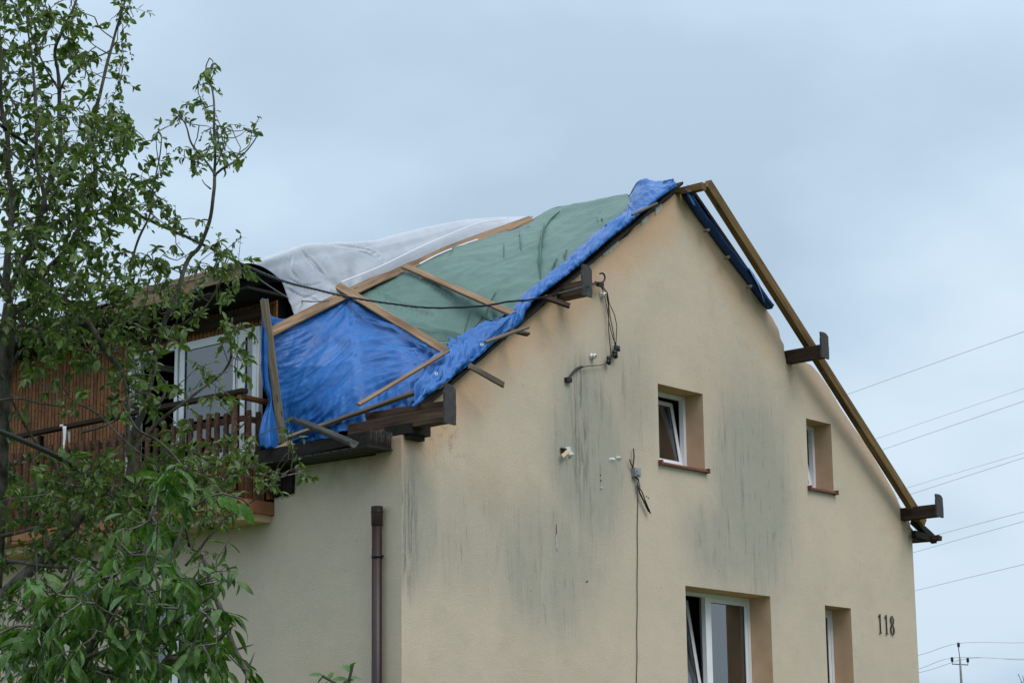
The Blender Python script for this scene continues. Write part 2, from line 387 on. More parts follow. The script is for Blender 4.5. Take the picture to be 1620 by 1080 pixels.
# ------------------------------------------------------------------ the house
house = empty('house', (0, 0, 0), 'beige stucco gabled house with storm-torn roof patched with tarpaulins', 'house')
def wall_mesh(name, outline, holes, to3, depth_vec, mat, mrev):
    """flat wall with holes; reveals run along depth_vec in a second material"""
    polys = [[Vector((*p, 0)) for p in outline]] + [[Vector((*p, 0)) for p in h] for h in holes]
    tris = tessellate_polygon(polys); pts = [p for q in polys for p in q]
    vs = [to3(p.x, p.y) for p in pts]; nv = len(vs); dv = Vector(depth_vec)
    vs2 = [v+dv for v in vs]; fs = []; mi = []
    nrm = (-dv).normalized()
    for t in tris:
        a, b, c = (vs[i] for i in t)
        if (b-a).cross(c-a).dot(nrm) < 0: t = (t[0], t[2], t[1])
        fs.append(tuple(t)); mi.append(0); fs.append((t[0]+nv, t[2]+nv, t[1]+nv)); mi.append(0)
    o = 0
    for q, ps in enumerate(polys):
        m = len(ps)
        for i in range(m):
            j = (i+1) % m; fs.append((o+i, o+j, o+j+nv, o+i+nv)); mi.append(1 if q else 2)
        o += m
    me = bpy.data.meshes.new(name); me.from_pydata(vs+vs2, [], fs); me.materials.append(mat); me.materials.append(mrev); me.materials.append(MT['stucco_side'])
    me.polygons.foreach_set('material_index', mi); me.update()
    ob = bpy.data.objects.new(name, me); COL.objects.link(ob); ob.parent = house; return ob

def rect(x0, z0, x1, z1): return [(x0,z0),(x1,z0),(x1,z1),(x0,z1)]
gtop = []     # verge line from the right eave over the apex to the left eave
for px, py in [(1441,838),(1438,818),(1424,800),(1417,783),(1400,753),(1385,728),(1366,697),(1350,675),(1330,645),(1310,611),(1295,590),(1283,577),(1270,571),(1262,573),(1244,573),(1241,560),(1240,545),(1235,536),(1232,522),(1222,503),(1213,490),(1200,473),(1180,446),(1160,420),(1140,394),(1120,366),(1102,341),(1090,322),(1082,311),(1077,306),(1070,305)]:
    p = on(px, py, 1, 0.); gtop.append((p.x, p.z))
x, z = gtop[-1]
r_ = random.Random(5)
while x > 1.0:
    x -= .16; zl = 6.43+(x)*.722 + r_.uniform(-.022, .022); gtop.append((x, zl))
gtop += [(.62,6.86),(.42,6.62),(.38,6.30),(0.10,6.30),(0.0,6.29)]
outline = [(0,0),(11.22,0)] + [(11.22,6.1)] + gtop
holes = [rect(4.93,6.555,5.94,7.617), rect(8.448,6.60,9.10,7.612), rect(5.42,3.2,7.38,4.948), rect(8.738,3.2,9.418,4.922)]
wall_mesh('gable_wall', outline, holes, lambda a, b: Vector((a, 0, b)), (0, .42, 0), MT['stucco'], MT['reveal'])
so = [(.421,0),(14,0),(14,5.56),(2.165,5.56),(2.165,5.785),(1.81,5.80),(1.79,6.12),(.421,6.10)]
wall_mesh('side_wall', so, [rect(3.55,3.2,5.05,4.72)], lambda a, b: Vector((0, a, b)), (.42, 0, 0), MT['stucco_side'], MT['reveal'])
mb = MB(); mb.box((10.86,.43,0),(11.2,14,6.2)); mb.box((.43,13.6,0),(10.85,13.98,6.2)); mb.build('rear_wall', MT['stucco_side'], house)
mb = MB(); mb.box((.43,.43,5.55),(10.85,13.59,5.72)); mb.box((.43,.43,2.75),(10.85,13.59,2.95)); mb.build('floor_slab', MT['room'], house)
# ragged insulation under the verge
for n_, (xa, xb) in enumerate([(3.5,5.35),(.66,.98),(1.0,2.2)]):
    x = xa
    while x < xb:
        w = rnd.uniform(.03,.11); h = rnd.uniform(.0,.028) + (.02 if rnd.random() < .3 else 0)
        z0 = 6.43+.722*x; mb = MB(); mb.hexa([(x,-.012,z0-h-.02),(x+w,-.012,z0+w*.728-h*.6-.02),(x+w,.05,z0+w*.728-.02),(x,.05,z0-.02),(x,-.012,z0+.05),(x+w,-.012,z0+w*.728+.05),(x+w,.05,z0+.05+w*.7),(x,.05,z0+.05)])
        mb.build('torn_insulation', MT['foam'], house); x += w*rnd.choice([1.02,1.02,3.5,6])

# roof decks
mb = MB()
def slope_box(mb, x0, x1, y0, y1, zt0, zt1, th):
    mb.hexa([(x0,y0,zt0-th),(x1,y0,zt1-th),(x1,y1,zt1-th),(x0,y1,zt0-th),(x0,y0,zt0),(x1,y0,zt1),(x1,y1,zt1),(x0,y1,zt0)])
slope_box(mb, .35, 5.50, -.10, 2.25, 6.46+.35*SL-.02, 6.46+5.50*SL-.02, .04)
mb.build('roof_deck', MT['black_wood'], house)
mb = MB(); slope_box(mb, 5.72, 7.5, -.12, 2.6, 6.46+5.6*SL-.17, 6.46+5.6*SL-.05-1.895*SL, .06); mb.build('roof_deck', MT['black_wood'], house)
# eave box with ribbed soffit
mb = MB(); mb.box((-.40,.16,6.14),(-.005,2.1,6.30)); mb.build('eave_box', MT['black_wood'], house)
for k in range(13):
    y0 = .14+k*.152; mb = MB(); mb.box((-.43,y0,6.118),(-.004,y0+.138,6.137)); mb.build('soffit_strip', MT['soffitmetal'], house)
mb = MB()
for k in range(34):
    x = -.04-.36*(rnd.random()**1.6); y = .13-rnd.random()*.02; z = 6.33+rnd.uniform(-.03,.01); pts = [(x,y,z)]
    for q in range(4): pts.append((pts[-1][0]+rnd.uniform(-.006,.006), y+rnd.uniform(-.01,.01), pts[-1][2]-rnd.uniform(.01,.05)))
    mb.tube(pts, [.002,.0018,.0016,.0012,.0008], 4)
tag(mb.build('torn_fibres', MT['greycable'], house), kind='stuff')
# rotten panel beside the balcony
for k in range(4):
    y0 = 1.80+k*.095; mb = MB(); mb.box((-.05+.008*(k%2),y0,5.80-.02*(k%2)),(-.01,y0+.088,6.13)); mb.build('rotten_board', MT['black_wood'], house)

def purlin(p0, p1, w, h, mat, plate=None):
    a = Vector(p0); b = Vector(p1)
    o = board('purlin', a, b, w, h, (0,0,1), mat, house, jag=.004)
    if plate:
        mb = MB(); wx, z0, z1 = plate; y = p1[1]; x = p1[0]
        prof = [(-wx/2, z0), (wx/2, z0-.01), (wx/2+.006, (z0+z1)*.5-.02), (wx/2, (z0+z1)*.5), (wx/2, z1-.05), (wx/4, z1-.012), (-wx*.1, z1), (-wx/2, z1-.004), (-wx/2+.01, z1-.07), (-wx/2, z1-.10)]
        n = len(prof); yo = y-.004
        mb.add([(x+u, yo, v) for u, v in prof]+[(x+u, yo-.028, v) for u, v in prof],
               [tuple(range(n)), tuple(range(2*n-1, n-1, -1))]+[(i, i+n, (i+1) % n+n, (i+1) % n) for i in range(n)])
        mb.build('end_plate', MT['plate'], o).matrix_parent_inverse = parent_matrix(o).inverted()
    return o
purlin((8.065,.4,8.455), (8.065,-.60,8.455), .15, .185, MT['dark_wood'], (.19, 8.36, 8.73))
purlin((10.985,.4,6.455), (10.985,-.62,6.455), .15, .185, MT['dark_wood'], (.19, 6.36, 6.70))
purlin((2.93,.5,8.50), (2.93,-.42,8.50), .15, .185, MT['beam_wood'], (.19, 8.40, 8.80))
purlin((.14,.95,6.46), (.14,-.62,6.46), .17, .17, MT['beam_wood'], (.19, 6.36, 6.82))
board('upper_beam', (.22,.92,6.62), (.22,-.60,6.585), .07, .13, (0,0,1), MT['beam_wood'], house)
mb = MB(); mb.box((.02,-.12,6.30),(.37,.3,6.42)); mb.box((.05,-.09,6.24),(.30,-.012,6.31)); mb.build('wall_plate_stub', MT['black_wood'], house)
# sockets of plaster round the right purlins
for cx, cz in ((8.06,8.33),(11.05,6.28)):
    mb = MB(); vs = []
    for k in range(9):
        a = math.pi*k/8; r = .07*rnd.uniform(.8,1.2); vs.append((cx+math.cos(a)*r*1.3, -.006, cz-math.sin(a)*r))
    mb.add(vs+[(v[0],.02,v[2]) for v in vs], [tuple(range(9))]+[(i,i+1,i+10,i+9) for i in range(8)]); mb.build('patch_of_plaster', MT['reveal'], house)
board('ridge_beam', (5.62,.5,10.44), (5.62,-.36,10.44), .10, .10, (0,0,1), MT['fly_wood'], house)
board('ridge_board', (5.50,.15,10.38), (5.50,-.20,10.385), .10, .035, (-.3,0,1), MT['fly_wood'], house)
# right eave remains
p = [on(1398,770,1,-.14), on(1474,853,1,-.16)]
board('rafter_tail', (11.12,-.1,6.36), (11.70,-.1,6.12), .10, .10, (.4,0,1), MT['black_wood'], house, jag=.02)
board('rafter_tail', (11.10,-.1,6.16), (11.48,-.12,6.13), .08, .11, (.4,0,1), MT['black_wood'], house, jag=.03)
board('gutter_board', (11.58,.3,6.14), (11.58,-.28,6.13), .10, .07, (.2,0,1), MT['dark_wood'], house)
board('rafter_tail', (11.15,.2,6.45), (11.58,.2,6.17), .06, .16, (.4,0,1), MT['black_wood'], house, jag=.02)

# ------------------------------------------------------------------ windows
def bar_frame(mb, x0, z0, x1, z1, y0, y1, w, sides='lrtb'):
    if 'l' in sides: mb.box((x0,y0,z0),(x0+w,y1,z1))
    if 'r' in sides: mb.box((x1-w,y0,z0),(x1,y1,z1))
    if 'b' in sides: mb.box((x0+w,y0,z0),(x1-w,y1,z0+w))
    if 't' in sides: mb.box((x0+w,y0,z1-w),(x1-w,y1,z1))
def reparent(o, p): o.parent = p; return o
def curtain_mesh(mb, x0, x1, z0, z1, y, amp, waves, ph=0.):
    n = int(waves*10); vs = []
    for i in range(n+1):
        u = i/n; yy = y+amp*math.sin(u*waves*6.283+ph)+amp*.4*math.sin(u*waves*2.7*6.283)
        vs += [(x0+(x1-x0)*u, yy, z0), (x0+(x1-x0)*u, yy+amp*.2, z1)]
    mb.add(vs, [(2*i,2*i+2,2*i+3,2*i+1) for i in range(n)])
def room(x0, x1, z0, z1, y0, depth, side=None):
    mb = MB(); a, b, c, d = x0-1.0, x1+1.0, z0-.7, z1+.35
    if c < 2.96: c = 2.96
    y1 = y0+depth
    mb.add([(a,y0,c),(b,y0,c),(b,y0,d),(a,y0,d),(a,y1,c),(b,y1,c),(b,y1,d),(a,y1,d)], [(4,5,6,7),(0,4,7,3),(1,2,6,5),(0,1,5,4),(3,7,6,2)])
    return mb
def window(x0, z0, x1, z1, y, mull=None, tilt=True, sill=True, label=None, curtains=()):
    """window > frame, sash, pane...; y is the outer face of the frame"""
    we = empty('window', (x0, y, z0), parent=house)
    if label: we['label'] = label
    T = Matrix.Translation((x0, y, z0)).inverted()
    def part(name, mb, mat, smooth=False):
        o = mb.build(name, mat, we, smooth); o.data.transform(T); return o
    fr = MB(); bar_frame(fr, x0+.002, z0+.03, x1-.002, z1-.002, y, y+.07, .055)
    cells = [(x0+.055, x1-.055)]
    if mull: fr.box((mull-.04,y+.001,z0+.08),(mull+.04,y+.069,z1-.055)); cells = [(x0+.055, mull-.04), (mull+.04, x1-.055)]
    part('frame', fr, MT['pvc'])
    for i, (a, b) in enumerate(cells):
        til = tilt and i == 0
        sa = MB(); bar_frame(sa, 0, 0, b-a-.006, z1-z0-.145, 0, .06, .06)
        gl_ = MB(); gl_.box((.058,.022,.058),(b-a-.064,.034,z1-z0-.203))
        gk = MB(); bar_frame(gk, .06, .06, b-a-.066, z1-z0-.205, .010, .021, .006)
        M_ = Matrix.Translation((a+.003, y+(.03 if til else .012), z0+.086))
        if til: M_ = M_ @ Matrix.Rotation(-math.radians(9.5), 4, 'X')
        for nm, q, mt in (('sash', sa, 'pvc'), ('pane', gl_, 'glass'), ('gasket', gk, 'iron')):
            me = q.mesh(nm); me.transform(T @ M_); link(nm, me, MT[mt], we)
    for (cx0, cx1, cy, amp, wv, kind) in curtains:
        cm = MB(); curtain_mesh(cm, cx0, cx1, z0+.1, z1-.03, y+cy, amp, wv); part('curtain', cm, MT[kind], True)
    if sill:
        sm = MB(); yo = -.055
        sm.hexa([(x0-.01,yo,z0-.035),(x1+.02,yo,z0-.035),(x1+.02,y+.03,z0-.0),(x0-.01,y+.03,z0-.0),(x0-.01,yo,z0-.005),(x1+.02,yo,z0-.005),(x1+.02,y+.03,z0+.035),(x0-.01,y+.03,z0+.035)])
        part('sill', sm, MT['sill'])
        for xx in (x0-.035, x1+.005):
            cp = MB(); cp.box((xx,yo-.012,z0-.045),(xx+.03,-.001,z0+.02)); part('sill_cap', cp, MT['sill'])
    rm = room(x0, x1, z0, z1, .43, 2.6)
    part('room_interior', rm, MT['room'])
    return we
window(4.932, 6.555, 5.938, 7.615, .30, label='small square upper window with tilted sash', curtains=[(5.35,5.93,.45,.03,5,'curtain')])
window(8.45, 6.60, 9.098, 7.610, .30, label='narrow upper window under the right verge with tilted sash', curtains=[(8.5,8.8,.45,.03,4,'curtain')])
window(5.422, 3.2, 7.378, 4.946, .35, mull=6.37, sill=False, label='wide two-part lower window with curtains', curtains=[(6.42,6.74,.14,.035,5,'curtain'), (6.90,7.0,.20,.02,1.5,'curtain'), (5.5,5.98,.42,.04,6,'curtain')])
window(8.74, 3.2, 9.416, 4.920, .32, sill=False, tilt=False, label='tall narrow lower window')

# left facade window (on x = 0), dormer glazing
def side_window(name, yr, z0, z1, x, mulls, label=None, panes=None, lace=False):
    we = empty(name, (x, yr[0], z0), parent=house)
    if label: we['label'] = label
    T = Matrix.Translation((x, yr[0], z0)).inverted()
    def part(nm, mb, mt):
        me = mb.mesh(nm); me.transform(T); return link(nm, me, MT[mt], we)
    w = .06; mb = MB()
    mb.box((x,yr[0],z0),(x+.07,yr[1],z0+w)); mb.box((x,yr[0],z1-w),(x+.07,yr[1],z1))
    ed = [yr[0]] + list(mulls) + [yr[1]]
    for i, e_ in enumerate(ed):
        a = e_ if i == 0 else (e_-w if i == len(ed)-1 else e_-w*.6); b = a+(w*1.2 if 0 < i < len(ed)-1 else w)
        mb.box((x+.0005,a,z0+w),(x+.0695,b,z1-w))
    part('frame', mb, 'pvc')
    for i in range(len(ed)-1):
        a, b = ed[i]+w, ed[i+1]-w
        sa = MB(); t = .05
        sa.box((x-.012,a-.02,z0+w-.02),(x-.001,a+t,z1-w+.02)); sa.box((x-.012,b-t,z0+w-.02),(x-.001,b+.02,z1-w+.02))
        sa.box((x-.0115,a+t,z0+w-.02),(x-.0015,b-t,z0+w+t)); sa.box((x-.0115,a+t,z1-w-t),(x-.0015,b-t,z1-w+.02))
        part('sash', sa, 'pvc')
        gl_ = MB(); gl_.box((x+.01,a+.01,z0+w+.01),(x+.022,b-.01,z1-w-.01)); part('pane', gl_, 'glass')
        if lace:
            cm = MB(); n = 60
            vs = []
            for k in range(n+1):
                u = k/n; vs += [(x+.16+.02*math.sin(k*.9), a+(b-a)*u, z0+.05), (x+.17+.02*math.sin(k*.9), a+(b-a)*u, z1-.05)]
            cm.add(vs, [(2*k,2*k+2,2*k+3,2*k+1) for k in range(n)]); part('lace_curtain', cm, 'lace')
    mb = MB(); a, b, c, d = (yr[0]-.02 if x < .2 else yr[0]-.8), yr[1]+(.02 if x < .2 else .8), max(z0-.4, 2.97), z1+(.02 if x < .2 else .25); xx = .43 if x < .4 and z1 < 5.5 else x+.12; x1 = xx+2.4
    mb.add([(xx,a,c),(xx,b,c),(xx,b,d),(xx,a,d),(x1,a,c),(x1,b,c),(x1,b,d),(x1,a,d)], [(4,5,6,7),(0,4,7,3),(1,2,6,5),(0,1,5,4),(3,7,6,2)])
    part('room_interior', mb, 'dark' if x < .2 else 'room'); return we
side_window('window', (3.56,5.04), 3.2, 4.71, .25, [4.3], 'ground floor side window with lace curtain behind the tree', lace=True)
DX = .02      # plane of the dormer's boarded front
side_window('window', (2.50,4.02), 6.36, 8.0, DX, [2.86], 'white framed dormer window above the balcony')
# balcony door: dark open doorway with white frame
we = empty('balcony_door', (DX, 4.06, 5.76), parent=house)
T = Matrix.Translation((DX,4.06,5.76)).inverted()
mb = MB(); mb.box((DX,5.0,5.76),(DX+.07,5.07,8.0)); mb.box((DX,4.06,5.76),(DX+.07,4.12,8.0)); mb.box((DX+.001,4.12,7.94),(DX+.069,5.0,8.0))
me = mb.mesh('frame'); me.transform(T); link('frame', me, MT['pvc'], we)
mb = MB()       # leaf swung open to the inside
mb.box((DX+.07,4.90,5.80),(DX+.13,4.98,7.93)); mb.box((DX+.75,4.90,5.80),(DX+.83,4.96,7.93)); mb.box((DX+.13,4.905,5.80),(DX+.75,4.955,5.9)); mb.box((DX+.13,4.905,7.85),(DX+.75,4.955,7.93))
me = mb.mesh('door_leaf'); me.transform(T); link('door_leaf', me, MT['pvc'], we)
mb = MB(); mb.box((DX+.13,4.925,5.9),(DX+.75,4.937,7.85)); me = mb.mesh('pane'); me.transform(T); link('pane', me, MT['glass'], we)
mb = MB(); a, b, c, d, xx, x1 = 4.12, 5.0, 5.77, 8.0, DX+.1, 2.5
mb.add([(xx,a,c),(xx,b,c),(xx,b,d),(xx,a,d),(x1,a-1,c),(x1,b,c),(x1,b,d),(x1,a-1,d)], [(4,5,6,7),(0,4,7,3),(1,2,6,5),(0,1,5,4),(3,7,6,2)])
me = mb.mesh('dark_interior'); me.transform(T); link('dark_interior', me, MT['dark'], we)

# dormer: boarded front, cheek, roof
dorm = empty('dormer', (0, 2.2, 5.72), 'long boarded dormer behind the balcony', parent=house)
del dorm['label']
TD = Matrix.Translation(dorm.location).inverted()
def dpart(name, mb, mt):
    me = mb.mesh(name); me.transform(TD); return link(name, me, MT[mt] if isinstance(mt, str) else mt, dorm)
def drz(x): return 8.56+(x+.62)*(10.46-8.56)/(5.6+.62)
mb = MB(); mb.box((.09,5.08,5.73),(.30,12.9,8.5)); mb.box((.09,2.30,8.02),(.30,5.07,8.55)); mb.box((.16,2.30,5.73),(.30,4.0,6.33)); dpart('front_core', mb, 'dark')
brd = MB(); brd.box((0,0,0),(.022,.060,2.45)); bme = brd.mesh('cladding_board'); bme.materials.append(MT['clad'])
def clad(y, z, h, me=bme):
    o = bpy.data.objects.new('cladding_board', me); COL.objects.link(o); o.parent = dorm; o.location = (.062-0, y-2.2, z-5.72); o.scale = (1, 1, h/2.45); return o
y = 5.09
while y < 12.85: clad(y, 5.79, 2.55); y += .0755
y = 2.42
while y < 5.05:
    clad(y, 8.02, .30)
    if y < 3.95: clad(y, 5.79, .545)
    y += .0755
for yy, zz0, h in ((2.235, 5.79, 2.5), (2.315, 5.79, 2.5)): clad(yy, zz0, h)
mb = MB()       # cheek: dark boards up to the dormer roof
mb.add([(.35,2.45,6.6),(5.0,2.45,10.0),(.35,2.45,8.62),(.35,2.50,6.6),(5.0,2.50,10.0),(.35,2.50,8.62)], [(0,1,2),(5,4,3),(0,3,4,1),(1,4,5,2),(2,5,3,0)])
dpart('cheek', mb, 'black_wood')
mb = MB(); mb.hexa([(-.60,2.1,drz(-.60)-.14),(5.6,3.4,drz(5.6)-.16),(5.6,13.5,drz(5.6)-.16),(-.60,13.5,drz(-.60)-.14),(-.60,2.1,drz(-.6)-.02),(5.6,3.4,drz(5.6)-.02),(5.6,13.5,drz(5.6)-.02),(-.60,13.5,drz(-.6)-.02)])
dpart('dormer_roof', mb, 'black_wood')
mb = MB(); mb.hexa([(5.61,2.7,10.30),(11.6,2.7,6.0),(11.6,13.5,6.0),(5.61,13.5,10.30),(5.61,2.7,10.44),(11.6,2.7,6.14),(11.6,13.5,6.14),(5.61,13.5,10.44)])
# the far slope's surviving part is hidden behind the gable and the tarpaulins; it starts well back
mb2 = MB(); mb2.hexa([(5.61,6.5,10.26),(11.4,6.5,5.98),(11.4,13.9,5.98),(5.61,13.9,10.26),(5.61,6.5,10.40),(11.4,6.5,6.12),(11.4,13.9,6.12),(5.61,13.9,10.40)]); mb2.build('rear_roof_slope', MT['black_wood'], house)
# fascia: bare boards, then membrane flaps and older strips to the left
board('fascia_board', (-.64,4.12,8.53), (-.64,2.12,8.53), .022, .20, (0,0,1), MT['fascia'], dorm)
board('fascia_board', (-.66,4.75,8.43), (-.66,3.05,8.43), .022, .13, (0,0,1), MT['fascia'], dorm)
board('fascia_board', (-.63,13.45,8.42), (-.63,4.2,8.42), .022, .14, (0,0,1), MT['dark_wood'], dorm)
board('fascia_board', (-.65,6.6,8.50), (-.65,5.55,8.51), .022, .07, (0,0,1), MT['fascia'], dorm)
board('fascia_board', (-.65,9.6,8.50), (-.65,7.1,8.50), .022, .06, (0,0,1), MT['fascia'], dorm)
for (a, b, z) in ((4.15,5.5,8.56),(5.4,7.2,8.55),(7.0,13.4,8.54)):
    mb = MB(); n = 16; vs = []
    for k in range(n+1):
        yy = a+(b-a)*k/n; d = .03+.045*abs(fbm(yy*2.3, z, 3)); vs += [(-.45, yy, z+.05), (-.675, yy, z+.015+.02*fbm(yy*3, 0)), (-.69, yy, z-d)]
    mb.add(vs, [(3*k+j,3*k+3+j,3*k+4+j,3*k+1+j) for k in range(n) for j in (0,1)]); dpart('membrane_flap', mb, 'membrane')
mb = MB(); mb.box((-.58,2.06,8.30),(.05,13.4,8.335)); dpart('soffit', mb, 'black_wood')
board('lintel_board', (-.03,5.0,8.16), (-.03,2.35,8.16), .02, .14, (0,0,1), MT['dark_wood'], dorm)

# balcony slab with a rounded corner, railing with pickets
bal = empty('balcony', (0, 2.2, 5.6), parent=house); TB = Matrix.Translation(bal.location).inverted()
def bpart(name, mb, mt):
    me = mb.mesh(name); me.transform(TB); return link(name, me, MT[mt], bal)
mb = MB(); xo = -.56; y0 = 2.17; R_ = .16
loop = [(-.003,y0),(xo+R_,y0)]+[(xo+R_-R_*math.sin(a), y0+R_-R_*math.cos(a)) for a in (math.pi/16*k for k in range(1,8))]+[(xo,y0+R_),(xo,12.5),(-.003,12.5)]
n = len(loop); mb.add([(a,b,5.57) for a, b in loop]+[(a,b,5.725) for a, b in loop], [tuple(range(n)), tuple(range(2*n-1,n-1,-1))]+[(i,i+n,(i+1)%n+n,(i+1)%n) for i in range(n)])
bpart('slab', mb, 'slab')
mb = MB(); loop2 = [(-.003,y0+.05),(xo+.10,y0+.05),(xo+.10,12.4),(-.003,12.4)]; n = 4
mb.add([(a,b,5.48) for a, b in loop2]+[(a,b,5.569) for a, b in loop2], [tuple(range(n)), tuple(range(2*n-1,n-1,-1))]+[(i,i+n,(i+1)%n+n,(i+1)%n) for i in range(n)])
bpart('slab_underside', mb, 'reveal')
tile = MB(); tile.box((0,0,0),(.012,.30,.125)); tme = tile.mesh('edge_tile'); tme.materials.append(MT['slab'])
for k in range(30):
    o = bpy.data.objects.new('edge_tile', tme); COL.objects.link(o); o.parent = bal; o.location = (xo-.0135, 2.36+k*.308-2.2, -.012)
rail_ = empty('railing', (-.5, 2.2, 5.8), parent=house)
TR = Matrix.Translation(rail_.location).inverted()
pk = MB(); n = 10; prof = []
W2, H2 = .033, 1.04
ring = [(-W2,0),(W2,0)]+[(W2*math.cos(a), H2-.03+.03*math.sin(a)) for a in (math.pi*k/6 for k in range(7))]
for i in range(len(ring)): pass
pk.add([(-.018,u,v) for u, v in ring]+[(.018,u,v) for u, v in ring], [tuple(range(len(ring))), tuple(range(2*len(ring)-1,len(ring)-1,-1))]+[(i,i+len(ring),(i+1)%len(ring)+len(ring),(i+1)%len(ring)) for i in range(len(ring))])
pme = pk.mesh('picket'); pme.materials.append(MT['picket'])
def picket(x, y, z, sc=1., rz=0.):
    o = bpy.data.objects.new('picket', pme); COL.objects.link(o); o.parent = rail_
    o.location = (x+.5, y-2.2, z-5.8); o.scale = (1, 1, sc); o.rotation_euler = (rnd.uniform(-.012,.012), 0, rz); return o
y = 2.34; k = 0
while y < 12.3:
    if k == 0: picket(-.52, y, 5.86, 1.08)
    else: picket(-.50, y, 5.86+rnd.uniform(-.02,.02), .92*rnd.uniform(.98,1.03))
    y += .166; k += 1
for x in (-.40, -.24, -.08): picket(x, 2.20, 5.84, .95, math.pi/2)
board('rail', (-.465,12.4,6.72), (-.465,2.25,6.72), .03, .075, (0,0,1), MT['picket'], rail_)
board('rail', (-.465,12.4,6.02), (-.465,2.25,6.02), .03, .075, (0,0,1), MT['picket'], rail_)
board('rail', (-.46,2.235,6.72), (-.02,2.235,6.72), .03, .075, (0,0,1), MT['picket'], rail_)
board('handrail', (-.50,12.45,7.06), (-.50,2.17,7.05), .10, .055, (0,0,1), MT['dark_wood'], rail_)
board('handrail', (-.52,2.26,6.99), (.02,2.24,6.97), .08, .055, (0,0,1), MT['clad'], rail_)
for y in (2.4, 4.35, 6.3, 8.2, 10.2, 12.3): board('rail_post', (-.43,y,5.73), (-.43,y,7.02), .06, .06, (1,0,0), MT['dark_wood'], rail_)

# downpipe
dp = empty('downpipe', (-.09, .37, 0), parent=house); TP = Matrix.Translation(dp.location).inverted()
def ppart(name, mb, mt, smooth=True):
    me = mb.mesh(name); me.transform(TP); return link(name, me, MT[mt], dp, smooth)
xp, yp = -.09, .31
mb = MB(); mb.tube([(xp,yp,0),(xp,yp,5.35)], .06, 20); ppart('pipe', mb, 'pipe')
mb = MB(); mb.tube([(xp,yp,5.24),(xp,yp,5.25),(xp,yp,5.47)], [.062,.068,.070], 20, cap=False); mb.tube([(xp,yp,5.47),(xp,yp,5.465),(xp,yp,5.36)], [.070,.062,.060], 20, cap=False); mb.tube([(xp,yp,5.36),(xp,yp,5.352)], .061, 20); ppart('socket', mb, 'pipe')
mb = MB(); mb.tube([(xp,yp,5.37),(xp,yp,5.44)], [.0605,.0615], 20); ppart('plug', mb, 'boxgrey')
for z in (4.87, 2.6):
    mb = MB(); mb.tube([(xp,yp,z),(xp,yp,z+.03)], .066, 20); mb.box((xp,yp-.10,z+.004),(xp+.015,yp-.06,z+.026)); mb.box((xp+.055,yp-.01,z+.004),(-.001,yp+.01,z+.026)); ppart('clamp', mb, 'iron')
mb = MB(); mb.tube([(xp,yp,5.40),(xp,yp,5.415)], .0735, 20); ppart('collar', mb, 'iron')

# house number
hn = empty('house_number', on(1388,1003,1,-.03), 'black metal house number 118 fixed near the right corner of the gable', 'house number')
def digit(kind, x0, z0, sc):
    mb = MB(); th = .010
    def bar(pts, w):
        for (a, b), (c, d) in zip(pts, pts[1:]):
            L_ = math.hypot(c-a, d-b); nx, nz = -(d-b)/L_, (c-a)/L_
            q = [(a+nx*w/2,b+nz*w/2),(c+nx*w/2,d+nz*w/2),(c-nx*w/2,d-nz*w/2),(a-nx*w/2,b-nz*w/2)]
            mb.hexa([(x0+u*sc, -.012, z0+v*sc) for u, v in q]+[(x0+u*sc, -.012-th, z0+v*sc) for u, v in q])
    if kind == '1':
        bar([(.16,0.02),(.16,1)], .07); bar([(.04,.015),(.28,.015)], .04); bar([(.02,.86),(.10,.90),(.17,.985)], .06)
    else:
        def loop(cx, cz, rx, rz, w):
            n = 28; vs = []
            for k in range(n):
                a = 2*math.pi*k/n; ww = w*(.55+.55*abs(math.cos(a+.35)))
                for s_ in (-1, 1):
                    vs.append((x0+(cx+(rx+s_*ww/2)*math.cos(a))*sc, -.012, z0+(cz+(rz+s_*ww*.42)*math.sin(a))*sc))
                    vs.append((x0+(cx+(rx+s_*ww/2)*math.cos(a))*sc, -.012-th, z0+(cz+(rz+s_*ww*.42)*math.sin(a))*sc))
            fs = []
            for k in range(n):
                a, b = 4*k, 4*((k+1) % n); fs += [(a,a+2,b+2,b),(a+1,b+1,b+3,a+3),(a,b,b+1,a+1),(a+2,a+3,b+3,b+2)]
            mb.add(vs, fs)
        loop(.19, .755, .125, .225, .075); loop(.19, .265, .150, .245, .085)
    me = mb.mesh('digit'); me.transform(Matrix.Translation(hn.location).inverted()); return link('digit', me, MT['number'], hn)
P0 = on(1390.5,1001.5,1,-.012)
hsc = .285
digit('1', P0.x, P0.z+.005, hsc); digit('1', P0.x+.172, P0.z+.004, hsc); digit('8', P0.x+.322, P0.z+.0, hsc)

# ------------------------------------------------------------------ tarpaulins
def rotate_loft(rows, nu, nv, disp=None):
    """rows of 3D points -> smooth sheet; disp(u,v,p) gives a push along the normal"""
    R_ = [catm(r, nu) for r in rows]
    cols = [catm([R_[j][i] for j in range(len(R_))], nv) for i in range(nu)]
    P = [[cols[i][j] for i in range(nu)] for j in range(nv)]
    if disp:
        Q = [[None]*nu for _ in range(nv)]
        for j in range(nv):
            for i in range(nu):
                du = P[j][min(i+1,nu-1)]-P[j][max(i-1,0)]; dv = P[min(j+1,nv-1)][i]-P[max(j-1,0)][i]
                n = du.cross(dv); n = n.normalized() if n.length > 1e-9 else Vector((0,0,1))
                if n.dot(CC-P[j][i]) < 0: n = -n
                Q[j][i] = P[j][i]+n*disp(i/(nu-1), j/(nv-1), P[j][i])
        P = Q
    return P
def sheet(mb, P):
    nv, nu = len(P), len(P[0])
    mb.add([p for r in P for p in r], [(j*nu+i, j*nu+i+1, (j+1)*nu+i+1, (j+1)*nu+i) for j in range(nv-1) for i in range(nu-1)])
